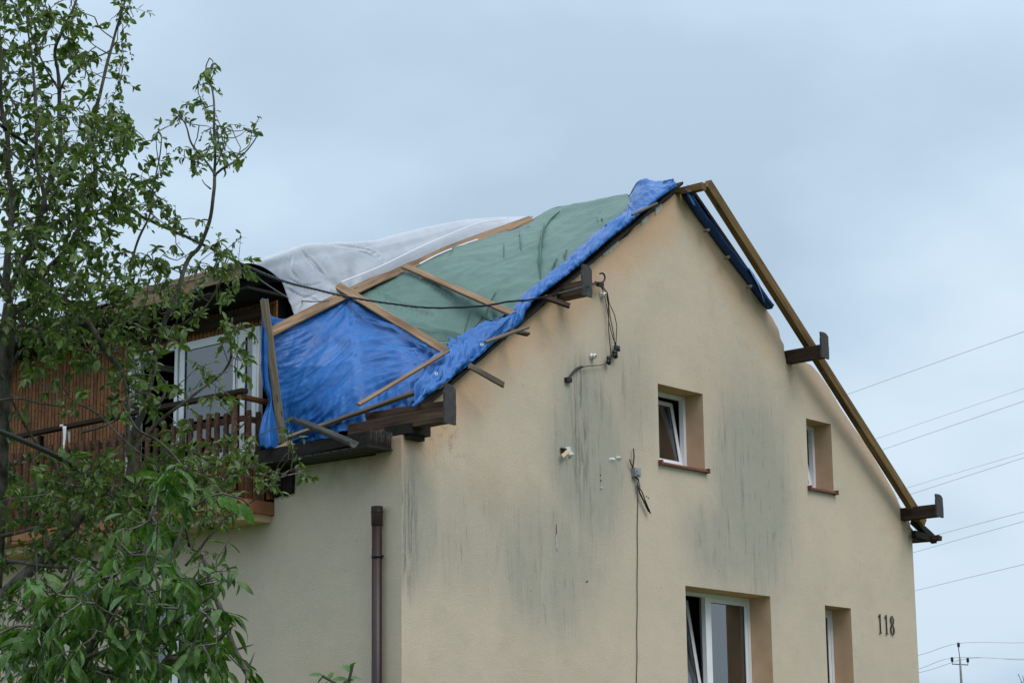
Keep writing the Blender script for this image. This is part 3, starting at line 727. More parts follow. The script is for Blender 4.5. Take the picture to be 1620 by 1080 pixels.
def finish_tarp(o, th=.004):
    md = o.modifiers.new('thickness', 'SOLIDIFY'); md.thickness = th; md.offset = 0
    o.data.polygons.foreach_set('use_smooth', [True]*len(o.data.polygons)); return o

LA = onpl(425,525,(0,2.0,0),(0,1,0)); UA = onpl(838,348,(0,2.3,0),(0,1,0))
_nA = (UA-LA).cross(Vector((0,0,1)))
def pA(x, y, o=0.): return onpl(x, y, LA+_nA.normalized()*o, _nA)
if _nA.y > 0: _nA = -_nA
def gY(x, y, Y): return on(x, y, 1, Y)

# big blue tarpaulin: from the plank and post down to the eave, pinned by the crossing planks
XB = pA(552,472, .02)
pin = rp(705,553, 6.56)
top = [pA(418,478,.0), pA(440,497,.0), pA(500,485,.0), pA(548,473,.0)]
blue_rows = [
    [gY(419,480,1.98), gY(432,500,1.97), gY(470,503,2.0), pA(520,488), pA(550,474), rp(630,508,6.75).lerp(pA(630,508), .45), rp(680,538,6.62), rp(708,553,6.55), rp(735,549,6.55)],
    [gY(425,530,1.96), gY(440,540,1.94), gY(485,545,1.85), rp(540,540).lerp(gY(540,540,1.9), .75), rp(585,530).lerp(gY(585,530,1.85), .62), rp(640,545).lerp(gY(640,545,1.6), .35), rp(684,562,6.6), rp(708,562,6.55), rp(738,556,6.54)],
    [gY(432,600,1.95), gY(450,605,1.9), gY(500,605,1.7), rp(550,598).lerp(gY(550,598,1.7), .5), rp(600,585).lerp(gY(600,585,1.6), .3), rp(650,578,6.62), rp(690,577,6.56), rp(715,575,6.54), rp(740,566,6.53)],
    [gY(440,660,1.95), gY(458,662,1.88), gY(510,652,1.6), rp(560,640,6.62), rp(605,625,6.58), rp(650,610,6.56), rp(690,595,6.54), rp(718,586,6.52), rp(742,573,6.5)],
    [gY(446,708,1.95), gY(468,702,1.86), on(520,690,0,-.02), on(562,672,0,.08), on(600,662,0,.22), rp(645,640,6.50), rp(690,610,6.49), rp(720,592,6.48), rp(745,577,6.47)],
]
_t = catm([gY(419,480,1.98), gY(432,500,1.97), gY(470,503,2.0), pA(520,488), pA(550,470)], 30)+catm([pA(550,470), pA(560,474).lerp(rp(705,555,6.56), .02), pA(560,474).lerp(rp(705,555,6.56), .5), rp(705,555,6.56)], 34)[1:]+catm([rp(705,555,6.56), rp(738,551,6.55)], 6)[1:]
_b = catm(blue_rows[4], len(_t))
def _mid(t, k): return [p.lerp(q, t)+Vector((-.45,-.35,.25))*k*math.sin(math.pi*min(1, i/(len(_t)*.85)))**1.3 for i, (p, q) in enumerate(zip(_t, _b))]
blue_rows = [_t, _mid(.3, .16), _mid(.6, .22), _mid(.85, .12), _b]
def blue_disp(u, v, p):
    q = p-pin; r = q.length
    # folds fan out of the pinned corner
    e1_ = Vector((-.6,.6,.5)).normalized(); e2_ = Vector((-.5,.3,-.8)).normalized()
    a = math.atan2(q.dot(e2_), q.dot(e1_)); wv = noise.noise(p*.9)
    def ridge(x): return 1-abs(math.sin(x))*2
    fan = ridge(a*9+1.6*wv)*.030*math.exp(-r*.75)*min(1, r*3.5)+ridge(a*21+2.5*wv+1)*.012*math.exp(-r*.9)*min(1, r*3)
    q2 = p-gY(440,700,1.9); a2 = math.atan2(q2.dot(Vector((0,0,1))), q2.dot(Vector((.6,-.75,.1)))); r2 = q2.length
    fan += ridge(a2*11+1.5*noise.noise(p*1.1+Vector((3,3,3))))*.022*math.exp(-abs(r2-.5)*.7)*min(1, r2*2)+ridge(a2*27+2*wv)*.008*math.exp(-r2*.8)
    q3 = p-XB; a3 = math.atan2(q3.x, -q3.z); fan += ridge(a3*13)*.018*math.exp(-q3.length*1.6)*min(1, q3.length*4)
    sg = Vector((p.x*.9+p.y*1.2, (p.z-p.x*.8)*2.8, p.y))
    w = .014*noise.noise(sg*1.6)+.006*noise.noise(p*6)+.0035*noise.noise(p*17)-abs(noise.noise(sg*2.3+Vector((9,4,1))))*.020
    low = max(0, v-.72)*3.4
    hem = low*(.05*noise.noise(Vector((u*16, v*7, 1)))+.03*noise.noise(Vector((u*40, v*9, 4)))-.04*abs(noise.noise(Vector((u*26+v*6, v*5, 8)))))
    ph = v+.45*u
    lines = (.5-abs(noise.noise(Vector((u*1.6, ph*11, 2.2)))*2.2))*.028+(.5-abs(noise.noise(Vector((u*1.8, ph*24, 6.1)))*2.2))*.009
    return fan*.9+w*.7+hem+lines*min(1, u*6)*min(1, (1-u)*9)
mb = MB(); sheet(mb, rotate_loft(blue_rows, 230, 160, blue_disp))
# tail hanging beside the post, tied at the handrail and flaring open at its foot
tail = []
for (yy, x0, x1, dep) in ((472,414,424,.02),(520,413,427,.04),(580,412,430,.05),(615,417,431,.06),(632,425,432,.05),(646,421,434,.07),(665,414,439,.10),(690,410,444,.15),(706,411,446,.17)):
    c = [gY(x0+(x1-x0)*k/6, yy+(4 if k in (2,4) else 0)+(2 if k == 5 else 0), 1.93-dep*math.sin(math.pi*k/6)-.02*math.cos(k*2.1)) for k in range(7)]
    tail.append(c)
sheet(mb, rotate_loft(tail, 40, 70, lambda u, v, p: .012*math.sin(u*22+v*3)*(1-v*.5)+.008*noise.noise(p*9)))
bt = finish_tarp(mb.build('blue_tarpaulin', MT['blue']))
tag(bt, 'large taut blue tarpaulin over the lower left roof corner beside the balcony', 'tarpaulin')
mb = MB(); back = []       # back side of the open tail foot, shade of the inside painted in as darker blue
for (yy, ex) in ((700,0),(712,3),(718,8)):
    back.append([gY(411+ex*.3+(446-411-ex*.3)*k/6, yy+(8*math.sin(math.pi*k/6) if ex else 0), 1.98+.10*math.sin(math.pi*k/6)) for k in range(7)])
sheet(mb, rotate_loft(back, 24, 12)); o = finish_tarp(mb.build('tail_lining', MT['shaded_blue'], bt))

# green tarpaulin
g0 = [pA(557,474,.02), pA(592,456,.02), pA(645,428,.03), pA(700,398,.01), pA(770,374,.01), pA(835,352,.02), on(872,334,0,5.56), on(930,322,0,5.58), on(994,309,0,5.6)]
gN = [rp(712,560,6.53), rp(760,514,6.5), rp(800,498,6.51), rp(830,478,6.52), rp(862,446,6.52), rp(905,409,6.53), rp(945,374,6.53), rp(972,352,6.53), rp(1000,330,6.53)]
gm = lambda t, lift: [a.lerp(b, t)+Vector((-.3,-.1,1))*lift*k for a, b, k in zip(g0, gN, (.3,.7,1,1,1,.9,.6,.4,.2))]
gB = [a+Vector((.05,.35,-.04)) for a in g0[:6]]+[a+Vector((.6,0,-.42)) for a in g0[6:]]
def groove_set(lst):
    out = []
    for pts, dpt, wd in lst:
        q = catm(pts, 12); out.append((q, dpt, wd))
    return out
def carve(P, gs, kd=1., kw=1.):
    """press folds traced on the sheet into it: a sharp valley with a lip along one side"""
    nv, nu = len(P), len(P[0]); A = np.array([[tuple(p) for p in r] for r in P])
    du = np.gradient(A, axis=1); dv = np.gradient(A, axis=0); n = np.cross(du, dv); n /= np.maximum(np.linalg.norm(n, axis=2, keepdims=True), 1e-9)
    cc = np.array(CC); vd = cc-A; vd /= np.linalg.norm(vd, axis=2, keepdims=True)
    n *= np.sign((n*vd).sum(2, keepdims=True)); W_ = np.zeros((nv, nu))
    for q, dpt, wd in gs:
        dpt *= kd; wd *= kw; best = np.full((nv, nu), 9.); sd = np.ones((nv, nu)); m = len(q)-1; tt = np.zeros((nv, nu))
        for k, (a, b) in enumerate(zip(q, q[1:])):
            a = np.array(a); ab = np.array(b)-a; pa = A-a; t = np.clip((pa@ab)/max(ab@ab, 1e-9), 0, 1)
            e = pa-t[..., None]*ab; e = e-vd*(e*vd).sum(2, keepdims=True); d = np.linalg.norm(e, axis=2)
            up = d < best; best = np.where(up, d, best); sd = np.where(up, np.sign(e@np.array([.3,-1,0])), sd); tt = np.where(up, (k+t)/m, tt)
        env = np.clip(np.sin(np.pi*np.clip(tt*.9+.05, 0, 1))*1.8, 0, 1)
        W_ += env*(-dpt*np.exp(-(best/wd)**2)+(sd > 0)*dpt*.5*np.exp(-((best-wd*1.6)/wd)**2))
    A = A+n*W_[..., None]
    return [[Vector(p) for p in r] for r in A]
GG = groove_set([([rp(x, y, 6.55) for x, y in l], d, w) for l, d, w in (
  ([(887,334),(868,351),(860,372),(856,400),(855,420),(856,444)], .09, .034), ([(876,340),(869,350)], .05, .02), ([(950,336),(953,350),(951,362)], .05, .018), ([(945,344),(948,362)], .03, .015),
  ([(822,368),(824,382),(824,396)], .04, .016), ([(798,385),(797,408)], .03, .015), ([(897,396),(893,411)], .05, .016), ([(881,410),(873,431)], .05, .018), ([(860,470),(850,478)], .04, .018),
  ([(775,480),(770,500)], .04, .015), ([(783,466),(776,476)], .04, .015), ([(765,500),(740,530)], .03, .02), ([(745,490),(732,530)], .025, .02), ([(700,480),(722,530)], .03, .02), ([(832,352),(838,365)], .04, .02))])
GM = groove_set([([a.lerp(b, .12)+Vector((0,0,.02)) for a, b in ((pA(x, y, .02), rp(x, y, 6.6)) for x, y in l)], d, w) for l, d, w in (
  ([(700,402),(712,398),(706,408)], .05, .03), ([(590,462),(612,463),(632,458)], .04, .025), ([(655,430),(690,460),(720,478)], .04, .03), ([(600,470),(650,492),(690,505)], .05, .03))])
def add_pleats(P, lst, mat, parent):
    """a gathered fold of cloth standing on the sheet along each traced line, one side steep"""
    A = np.array([[tuple(p) for p in r] for r in P]); n = np.cross(np.gradient(A, axis=1), np.gradient(A, axis=0)); n /= np.maximum(np.linalg.norm(n, axis=2, keepdims=True), 1e-9)
    A = A.reshape(-1, 3); n = n.reshape(-1, 3); cc = np.array(CC); d = A-cc; n *= -np.sign((n*d).sum(1, keepdims=True))
    dz = d@np.array(CF); X = 810+FPX*(d@np.array(CR))/dz; Y = 540-FPX*(d@np.array(CU))/dz
    for li, (line, w, h) in enumerate(lst):
        q = catm([Vector((x, y, 0)) for x, y in line], 22); rows = [[], [], [], [], []]
        for k, c in enumerate(q):
            t = k/21; e = math.sin(math.pi*min(1, max(0, t*.94+.03)))**.6; ww = w*e*(1+.35*noise.noise(Vector((t*5, li, 3)))); hh = h*e*(1+.4*noise.noise(Vector((t*4, li, 9))))
            for r_, (ox, up) in enumerate(((-2.2, -.004), (-1.0, .35), (-.1, 1.0), (.35, .55), (.25, -.004))):
                x, y = c.x+ox*ww, c.y; i = int(np.argmin((X-x)**2+(Y-y)**2)); b = Vector(A[i])+Vector(n[i])*(up*hh if up > 0 else up)
                rows[r_].append(b)
        rows = [[Vector((sum(v[max(0,min(21,k+j))].x for j in (-2,-1,0,1,2))/5, sum(v[max(0,min(21,k+j))].y for j in (-2,-1,0,1,2))/5, sum(v[max(0,min(21,k+j))].z for j in (-2,-1,0,1,2))/5)) for k in range(22)] for v in rows]
        m = MB(); sheet(m, rotate_loft(rows, 44, 16)); link('pleat', m.mesh('pleat'), mat, parent, True)
GREEN_PLEATS = [([(888,333),(869,350),(860,371),(856,400),(855,422),(856,446)], 3.0, .085), ([(878,340),(868,352),(864,362)], 1.8, .05), ([(950,336),(953,350),(951,363)], 1.8, .045), ([(945,344),(948,363)], 1.3, .03),
  ([(822,368),(824,382),(824,398)], 1.6, .035), ([(798,384),(797,409)], 1.3, .03), ([(897,395),(893,412)], 1.7, .045), ([(882,409),(873,432)], 1.8, .05), ([(862,462),(852,478)], 1.5, .03), ([(775,478),(770,500)], 1.4, .03), ([(785,462),(776,478)], 1.4, .03), ([(765,500),(742,532)], 1.3, .02), ([(745,490),(733,532)], 1.2, .02), ([(833,352),(838,366)], 1.4, .03)]
def green_disp(u, v, p):
    sm = Vector((p.x*1.3, p.y*3.2, p.z*.8))
    w = .022*noise.noise(sm*1.2)+.008*noise.noise(p*6)-.03*abs(noise.noise(sm*1.7+Vector((3,8,2))))
    w *= .8
    q = p-rp(725,540); a = math.atan2(q.z, q.x+q.y); w += .02*math.sin(a*34)*math.exp(-q.length*1.1)
    return w*min(1, abs(5.75-p.x)*1.2+.05)*min(1, (1-u)*8+.2)
GP = carve(rotate_loft([gB, g0, gm(.35,.10), gm(.7,.07), gN], 400, 260, green_disp), GM, .3, 1.15)
mb = MB(); sheet(mb, GP)
tag(finish_tarp(mb.build('green_tarpaulin', MT['green'])), 'grey-green tarpaulin pleated over the upper roof slope below the ridge', 'tarpaulin')
add_pleats(GP, GREEN_PLEATS, MT['green'], bpy.data.objects['green_tarpaulin'])

# white tarpaulin over the dormer roof
w0 = [pA(472,503,-.0), pA(500,490,-.0), pA(560,463,-.0), pA(650,421,-.0), pA(745,383,-.0), pA(838,352,-.0)]
w0b = [gY(457,474,2.12), gY(500,462,2.12), gY(560,438,2.14), gY(650,399,2.2), gY(745,364,2.3), gY(836,345,2.42)]
w1 = [gY(449,448,2.1), gY(500,432,2.15), gY(565,412,2.2), gY(650,389,2.25), gY(748,359,2.33), gY(836,345,2.45)]
w2 = [gY(425,427,2.05), gY(490,408,2.2), gY(570,394,2.25), gY(650,377,2.3), gY(750,352,2.38), gY(838,344,2.5)]
w3 = [gY(389,417,2.02), gY(430,404,2.15), gY(475,388,2.3), gY(530,384,2.35), gY(590,381,2.35), gY(615,374,2.4), gY(700,354,2.45), gY(760,346,2.5), gY(842,343,2.6)]
w4 = [Vector((-.66+6.2*t, 3.0+.4*t, drz(-.66+6.2*t)+.01)) for t in (0,.2,.4,.6,.8,1)]
w5 = [Vector((-.66+6.2*t, 4.1+.3*t, drz(-.66+6.2*t)+.02)) for t in (0,.2,.4,.6,.8,1)]
w6 = [Vector((-.6+6.2*t, 9.5, drz(-.6+6.2*t)+.01)) for t in (0,.2,.4,.6,.8,1)]
GW = groove_set([([gY(x, y, Y) for x, y in l], d, w) for l, Y, d, w in (
  ([(474,389),(480,400),(492,418),(510,434)], 2.2, .035, .02), ([(487,406),(500,420),(513,437)], 2.17, .05, .018), ([(520,386),(550,390),(585,397),(600,407),(617,418)], 2.25, .035, .018),
  ([(560,396),(580,402),(598,412)], 2.22, .02, .015), ([(463,400),(460,425),(470,440)], 2.15, .03, .02), ([(452,455),(480,470),(500,465)], 2.1, .05, .02), ([(470,485),(485,470),(505,478)], 2.1, .05, .018), ([(456,440),(480,452),(510,448)], 2.1, .04, .018))])
def white_disp(u, v, p):
    sm = Vector((p.x*1.6, p.y*1.2, p.z*1.6))
    w = .010*noise.noise(sm*1.1)+.003*noise.noise(p*7)
    lo = max(0, 1-u*3.2)*max(0, 1-v*3)
    w += lo*(.04*noise.noise(p*2.6)-.05*abs(noise.noise(p*4.7+Vector((1,2,3)))))
    q = p-XB; a = math.atan2(q.z, q.x); w += .010*math.sin(a*9+1+2*noise.noise(p*1.5))*math.exp(-abs(q.length-.5)*1.4)
    return w*(1 if v < .42 else max(.08, 1-(v-.42)*9))
WP = carve(rotate_loft([w0, w0b, w1, w2, w3, w4, w5], 340, 220, white_disp), GW, .26, .85)
mb = MB(); sheet(mb, WP); sheet(mb, rotate_loft([w5, w6], 30, 20))
wt = finish_tarp(mb.build('white_tarpaulin', MT['white']))
tag(wt, 'greyish white tarpaulin draped over the dormer roof behind the long diagonal plank', 'tarpaulin')
def ribbon(name, pts, w, mat, parent, nrm=Vector((-.5,-.7,.5))):
    P_ = catm(pts, 40); mb = MB(); vs = []
    for i, p in enumerate(P_):
        t = (P_[min(i+1,39)]-P_[max(i-1,0)]).normalized(); s_ = t.cross(nrm).normalized()
        n_ = s_.cross(t).normalized()*.004
        vs += [p+s_*w/2+n_*0, p-s_*w/2+n_*0, p-s_*w/2+n_, p+s_*w/2+n_]
    mb.add(vs, [(4*i+a, 4*i+b, 4*i+4+b, 4*i+4+a) for i in range(39) for a, b in ((0,1),(1,2),(2,3),(3,0))])
    return mb.build(name, mat, parent)
ribbon('hem', [pA(540,446,.10), pA(600,422,.10), pA(660,393,.10), pA(710,371,.10), pA(760,352,.10), pA(800,346,.08)], .016, MT['hem'], wt)
ribbon('hem', [pA(608,444,.05), pA(640,430,.05), pA(690,404,.05), pA(740,384,.05), pA(790,368,.05)], .02, MT['hem'], wt)

# narrow blue tarpaulin bunched along the left verge and over the ridge
up_e = [(700,566),(728,541),(759,514),(785,503),(812,497),(820,481),(835,462),(857,444),(872,431),(895,411),(920,389),(950,361),(977,346),(990,333),(992,318),(1004,294),(1012,285),(1040,287),(1066,291)]
lo_e = [(655,644),(697,611),(742,577),(760,562),(792,535),(822,513),(834,490),(850,471),(870,456),(884,445),(903,431),(937,402),(973,371),(998,352),(1012,340),(1030,326),(1046,312),(1058,304),(1072,294)]
up3 = [rp(x, y, 6.56) if i < 14 else on(x, y, 0, 5.45+.02*(i-14)) for i, (x, y) in enumerate(up_e)]
lo3 = [gY(x, y, -.14) for x, y in lo_e]
fold = [Vector((p.x-.02, -.125, max(p.z+.05, 6.53+(p.x-.02)*SL))) for p in lo3]
n_ = len(up3)
def strip_disp(u, v, p):
    k = math.sin(v*math.pi)
    w = .035*noise.noise(Vector((u*34, v*3, 0)))+.02*noise.noise(Vector((u*80, v*4, 2)))-.03*abs(noise.noise(Vector((u*22-v*4, v*2, 7))))
    lowx = max(0, (.42-u)/.42)
    return w+lowx*(.14*noise.noise(Vector((u*20+v*4, v*3, 9)))-.12*abs(noise.noise(Vector((u*30-v*7, v*2.5, 4)))))+lowx*.09*k+(1-lowx)*-.02*abs(math.sin(u*150+6*noise.noise(Vector((u*20,v*3,1)))))*v
mid = [a.lerp(b, .55)+Vector((-.02,0,.03)) for a, b in zip(up3, fold)]
mb = MB(); sheet(mb, rotate_loft([up3, mid, fold, lo3], 300, 44, strip_disp))
# over the ridge
rid = [[on(992,318,0,5.5), on(1006,290,0,5.56), on(1013,285,0,5.6), on(1040,287,0,5.6), on(1070,292,0,5.6)],
       [Vector((6.1,.9,10.2)), Vector((6.1,.75,10.25)), Vector((6.1,.6,10.25)), Vector((6.1,.2,10.22)), Vector((6.0,-.15,10.2))]]
sheet(mb, rotate_loft(rid, 40, 16, lambda u, v, p: .02*noise.noise(p*5)))
vt = finish_tarp(mb.build('blue_tarpaulin', MT['blue']))
tag(vt, 'narrow crumpled blue tarpaulin bunched along the left verge up to the ridge', 'tarpaulin')
# eyelets
def eyelet(px, parent, P, n=Vector((-.65,-.7,.3))):
    n = n.normalized(); a = n.orthogonal().normalized(); b = n.cross(a); mb = MB()
    mb.tube([P+(a*math.cos(t)+b*math.sin(t))*.016 for t in (2*math.pi*k/10 for k in range(11))], .006, 5)
    mb.build('eyelet', MT['porc'], parent)
eyelet(0, vt, gY(690,591,-.33)); eyelet(0, vt, gY(762,545,-.33)); eyelet(0, bt, rp(684,517,6.75))
# blue fold between plank and green tarpaulin
fr_ = [[rp(600,478).lerp(pA(600,478), .7)+Vector((-.05,-.05,.03)), rp(640,500,6.9), rp(685,525,6.68), rp(712,546,6.60), rp(745,550,6.56)],
       [rp(615,478).lerp(pA(615,478), .7)+Vector((-.03,-.05,.05)), rp(655,502,6.92), rp(692,518,6.72), rp(720,536,6.62), rp(752,538,6.57)]]
mb = MB(); sheet(mb, rotate_loft(fr_, 70, 14, lambda u, v, p: .02*noise.noise(Vector((u*9, v*3, 0)))+.01*noise.noise(p*9))); o = finish_tarp(mb.build('folded_edge', MT['blue'], vt))

# blue tarpaulin wrapped under the right verge, shade painted into its colour
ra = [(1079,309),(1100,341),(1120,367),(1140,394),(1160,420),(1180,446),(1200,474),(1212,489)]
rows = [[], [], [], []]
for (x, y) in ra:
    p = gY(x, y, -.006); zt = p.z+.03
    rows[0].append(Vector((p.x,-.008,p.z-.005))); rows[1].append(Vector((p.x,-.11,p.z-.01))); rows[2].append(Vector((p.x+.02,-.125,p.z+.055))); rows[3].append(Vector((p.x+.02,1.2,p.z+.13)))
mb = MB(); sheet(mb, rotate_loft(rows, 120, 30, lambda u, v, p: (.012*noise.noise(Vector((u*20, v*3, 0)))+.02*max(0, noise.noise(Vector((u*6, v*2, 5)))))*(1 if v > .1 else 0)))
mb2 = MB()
nt_ = finish_tarp(mb.build('shaded_blue_tarpaulin', MT['shaded_blue'])); tag(nt_, 'blue tarpaulin with painted-in shade, wrapped under the right verge from the ridge downwards', 'tarpaulin')
def flap(pts_a, pts_b, Y0, Y1):
    r0 = [gY(x, y, Y0) for x, y in pts_a]; r1 = [gY(x, y, Y1) for x, y in pts_b]; m = MB(); sheet(m, rotate_loft([r0, r1], 24, 8, lambda u, v, p: .012*noise.noise(p*8)))
    return finish_tarp(m.build('loose_flap', MT['blue'], nt_))
flap([(1183,424),(1196,446),(1208,476)], [(1186,424),(1201,448),(1212,480)], -.17, -.10)
flap([(1084,303),(1090,312),(1098,326)], [(1088,292),(1099,302),(1104,322)], -.17, -.02)
for (x, y) in ((1120,364),(1152,407),(1187,453)):
    p = gY(x, y, -.165); board('batten_end', p+Vector((0,.06,0)), p+Vector((0,-.015,0)), .028, .065, (.8,0,.6), MT['grey_wood'], nt_)

# ------------------------------------------------------------------ loose timber on the tarpaulins
NR = Vector((-.62,-.45,.64))
def plank(px0, px1, P0, P1, w, t, nrm, mt, label, **k):
    o = board('loose_plank', P0, P1, w, t, nrm, MT[mt], None, **k); tag(o, label, 'plank', 'loose planks holding the tarpaulins'); return o
o = board('loose_plank', pA(424,528,.09), pA(842,347,.07), .135, .035, _nA.normalized()*.8+Vector((-.3,0,.75)), MT['new_wood'], None, jag=.006, bowy=.105)
tag(o, 'longest tan plank running diagonally up to the ridge between white and green tarpaulins', 'plank', 'planks holding down the tarpaulins')
cr = pA(556,465,.17); e1 = rp(706,556,6.66); d_ = (e1-cr)
def on_line(px, py):      # point of the second plank's line nearest to a ray
    r = ray(px, py); n = d_.cross(r); m = n.cross(r); t = (CC-cr).dot(m)/d_.dot(m); return cr+d_*t
o = board('loose_plank', on_line(509,439), on_line(706,556), .12, .032, NR, MT['new_wood'], None, jag=.006)
tag(o, 'tan plank crossing over the longest plank and ending by the green tarpaulin\'s lowest corner', 'plank', 'planks holding down the tarpaulins')
o = board('loose_plank', pA(640,421,.11), rp(812,497,6.60), .095, .04, NR, MT['new_wood'], None, jag=.01)
tag(o, 'shorter brown plank lying across the middle of the green tarpaulin', 'plank', 'planks holding down the tarpaulins')
o = board('upright_plank', gY(447,700,1.86), gY(418,474,1.88), .10, .06, (-.75,-.65,0), MT['grey_wood'], None, jag=.006)
tag(o, 'leaning grey-brown upright plank at the left edge of the blue tarpaulin', 'plank')
o = board('lath', rp(567,640,6.98), rp(709,555,6.72), .055, .03, NR, MT['new_wood'], None, jag=.004)
tag(o, 'thin tan lath nailed on the blue tarpaulin, upper one of two near the eave', 'lath', 'laths on the blue tarpaulin')
o = board('lath', gY(448,695,1.78), rp(667,617,6.62), .055, .045, NR, MT['grey_wood'], None, jag=.004)
tag(o, 'long thin grey-brown lath along the lower edge of the blue tarpaulin above the gutter piece', 'lath', 'laths on the blue tarpaulin')
o = board('lath', gY(742,578,-.24), gY(797,609,-.38), .075, .028, (-.5,-.8,.3), MT['grey_wood'], None, jag=.006)
tag(o, 'short grey board end sticking out below the blue verge tarpaulin against the wall', 'board')
o = board('lath', gY(768,541,-.26), gY(836,517,-.42), .045, .03, (-.4,-.6,.7), MT['grey_wood'], None)
tag(o, 'pale lath poking out of the verge above a stubby dark board', 'board')
o = board('lath', gY(806,522,-.14), gY(836,529,-.40), .07, .03, (-.5,-.5,.7), MT['dark_wood'], None, jag=.006)
tag(o, 'stubby dark board poking out right beneath the pale lath', 'board')
o = board('lath', gY(862,470,-.16), gY(901,484,-.36), .09, .035, (-.5,-.5,.7), MT['dark_wood'], None, jag=.012)
tag(o, 'splintered dark board end under the upper left purlin', 'board')
o = board('timber', (5.72,-.34,10.50), (11.28,-.16,6.33), .10, .15, (.6,0,.8), MT['fly_wood'], None)
tag(o, 'long olive-brown rafter running free from the ridge down past the right eave', 'rafter')
o = board('stick', on(745,358,0,5.0), on(798,347,0,5.3), .03, .012, (-.5,-.5,.7), MT['fascia'], None)
tag(o, 'thin brown stick lying on the white tarpaulin near the ridge', 'stick')
o = board('loose_plank', on(868,335,0,5.62), on(906,327,0,5.66), .05, .03, (-.2,0,1), MT['new_wood'], None)
tag(o, 'short tan board peeping over the ridge behind the green tarpaulin', 'board')
o = board('lath', gY(1000,340,-.20), gY(1040,322,-.24), .03, .03, (-.4,-.6,.7), MT['grey_wood'], None); tag(o, 'small pale lath end under the ridge end of the verge tarpaulin', 'board')
# broken length of gutter
g0_, g1_ = on(467,663,0,-.55), on(560,702,0,-.62)
ax = (g1_-g0_).normalized(); vv = (CC-g0_).normalized(); upv = (Vector((0,0,1))-ax*ax.z).normalized(); sv = ax.cross(upv)
mb = MB(); n = 12; Rg = .072; vs = []
for P_ in (g0_, g0_.lerp(g1_, .5), g1_):
    for r in (Rg, Rg-.004):
        for k in range(n+1):
            a = math.pi*k/n; vs.append(P_+sv*math.cos(a)*r-upv*math.sin(a)*r+upv*.03)
m = n+1; fs = []
for s_ in range(2):
    o_ = s_*2*m; q_ = o_+2*m
    for k in range(n): fs += [(o_+k,o_+k+1,q_+k+1,q_+k), (o_+m+k,q_+m+k,q_+m+k+1,o_+m+k+1)]
    fs += [(o_,q_,q_+m,o_+m),(o_+n,o_+m+n,q_+m+n,q_+n)]
for o_ in (0, 4*m): fs += [(o_+k,o_+m+k,o_+m+k+1,o_+k+1) for k in range(n)]
mb.add(vs, fs); tag(mb.build('gutter_piece', MT['gutter'], None, True), 'broken grey half-round gutter piece hanging askew below the blue tarpaulin', 'gutter')
# old sheet edge and crumpled strip under the tail
o = board('crumpled_strip', gY(437,712,1.75), gY(462,700,1.6), .09, .02, (-.5,-.6,.5), MT['fascia'], None, jag=.02)
tag(o, 'torn pale-brown strip lying at the foot of the blue tarpaulin tail', 'board')
board('rotten_edge_board', on(432,724,0,-.42), on(556,698,0,-.42), .03, .10, (0,0,1), MT['black_wood'], house, jag=.02)

# ------------------------------------------------------------------ cables, insulators and marks on the gable
def cable(name, pts, r, mt, label=None, cat='cable', parent=None, n=90, seg=7, grp=None):
    mb = MB(); mb.tube(catm(pts, n), r, seg); o = mb.build(name, MT[mt], parent, True)
    if label: tag(o, label, cat, grp)
    return o
def dep(P): return (P-CC).dot(CF)
HK = gY(946,447,-.13)
main_px = [(-60,155,12.4),(3,200,12.8),(110,277,13.4),(213,337,14.1),(313,383,15.0),(383,418,16.3),(449,445,18.6),(500,458,21.0),(547,469,22.6),(616,480,24.4),(686,487,25.4),(763,484,26.1),(805,477,26.2),(840,474,26.3),(885,464,26.4)]
hd = dep(HK)
pts = [at(x, y, min(d+(hd-26.5), (dep(rp(x, y, 6.9))-.1) if x > 600 else 99)) for x, y, d in main_px]+[HK]
C_ = catm(pts, 260); cb = empty('twisted_cable', HK, 'thick black twisted supply cable sagging from the upper left to the hook on the gable', 'cable')
for s_ in range(3):
    mb = MB(); q = []
    for i, p in enumerate(C_):
        t = (C_[min(i+1,259)]-C_[max(i-1,0)]).normalized(); a = t.cross(Vector((0,0,1))).normalized(); b = t.cross(a)
        w = i*.55+s_*2.094; q.append(p+(a*math.cos(w)+b*math.sin(w))*.0066-HK)
    mb.tube(q, .0072, 5); mb.build('strand', MT['cable'], cb, True)
cable('thin_wire', [at(383,418,hd-9.0), at(400,433,hd-7.4), at(419,448,hd-5.2), at(449,467,hd-2.2), at(464,474,hd-.6), gY(493,477,1.8), gY(520,476,1.9)], .008, 'greycable', 'thin grey wire drooping from the black cable onto the white tarpaulin')
cable('black_cable', [at(-40,668,13), at(0,682,13.5), at(50,703,14.2), at(90,722,15), at(150,760,16.4), at(210,810,18)], .017, 'cable', 'black cable crossing the balcony pickets at the far left')
# hook
hk = empty('wall_hook', gY(948,448,0), 'black iron hook under the upper left purlin holding the cables', 'hook')
TH = -hk.location
mb = MB(); pp = [gY(942,446,0)]+[gY(x, y, -.10) for x, y in ((944,447),(950,447),(955,445),(957,440),(956,435),(953,432),(949,433))]
mb.tube([p+TH for p in catm(pp, 30)], .012, 7); mb.build('hook', MT['iron'], hk, True)
mb = MB(); p = gY(949,450,-.10)+TH; mb.box(p-Vector((.05,.03,.025)), p+Vector((.05,.03,.025))); mb.build('clamp', MT['iron'], hk)
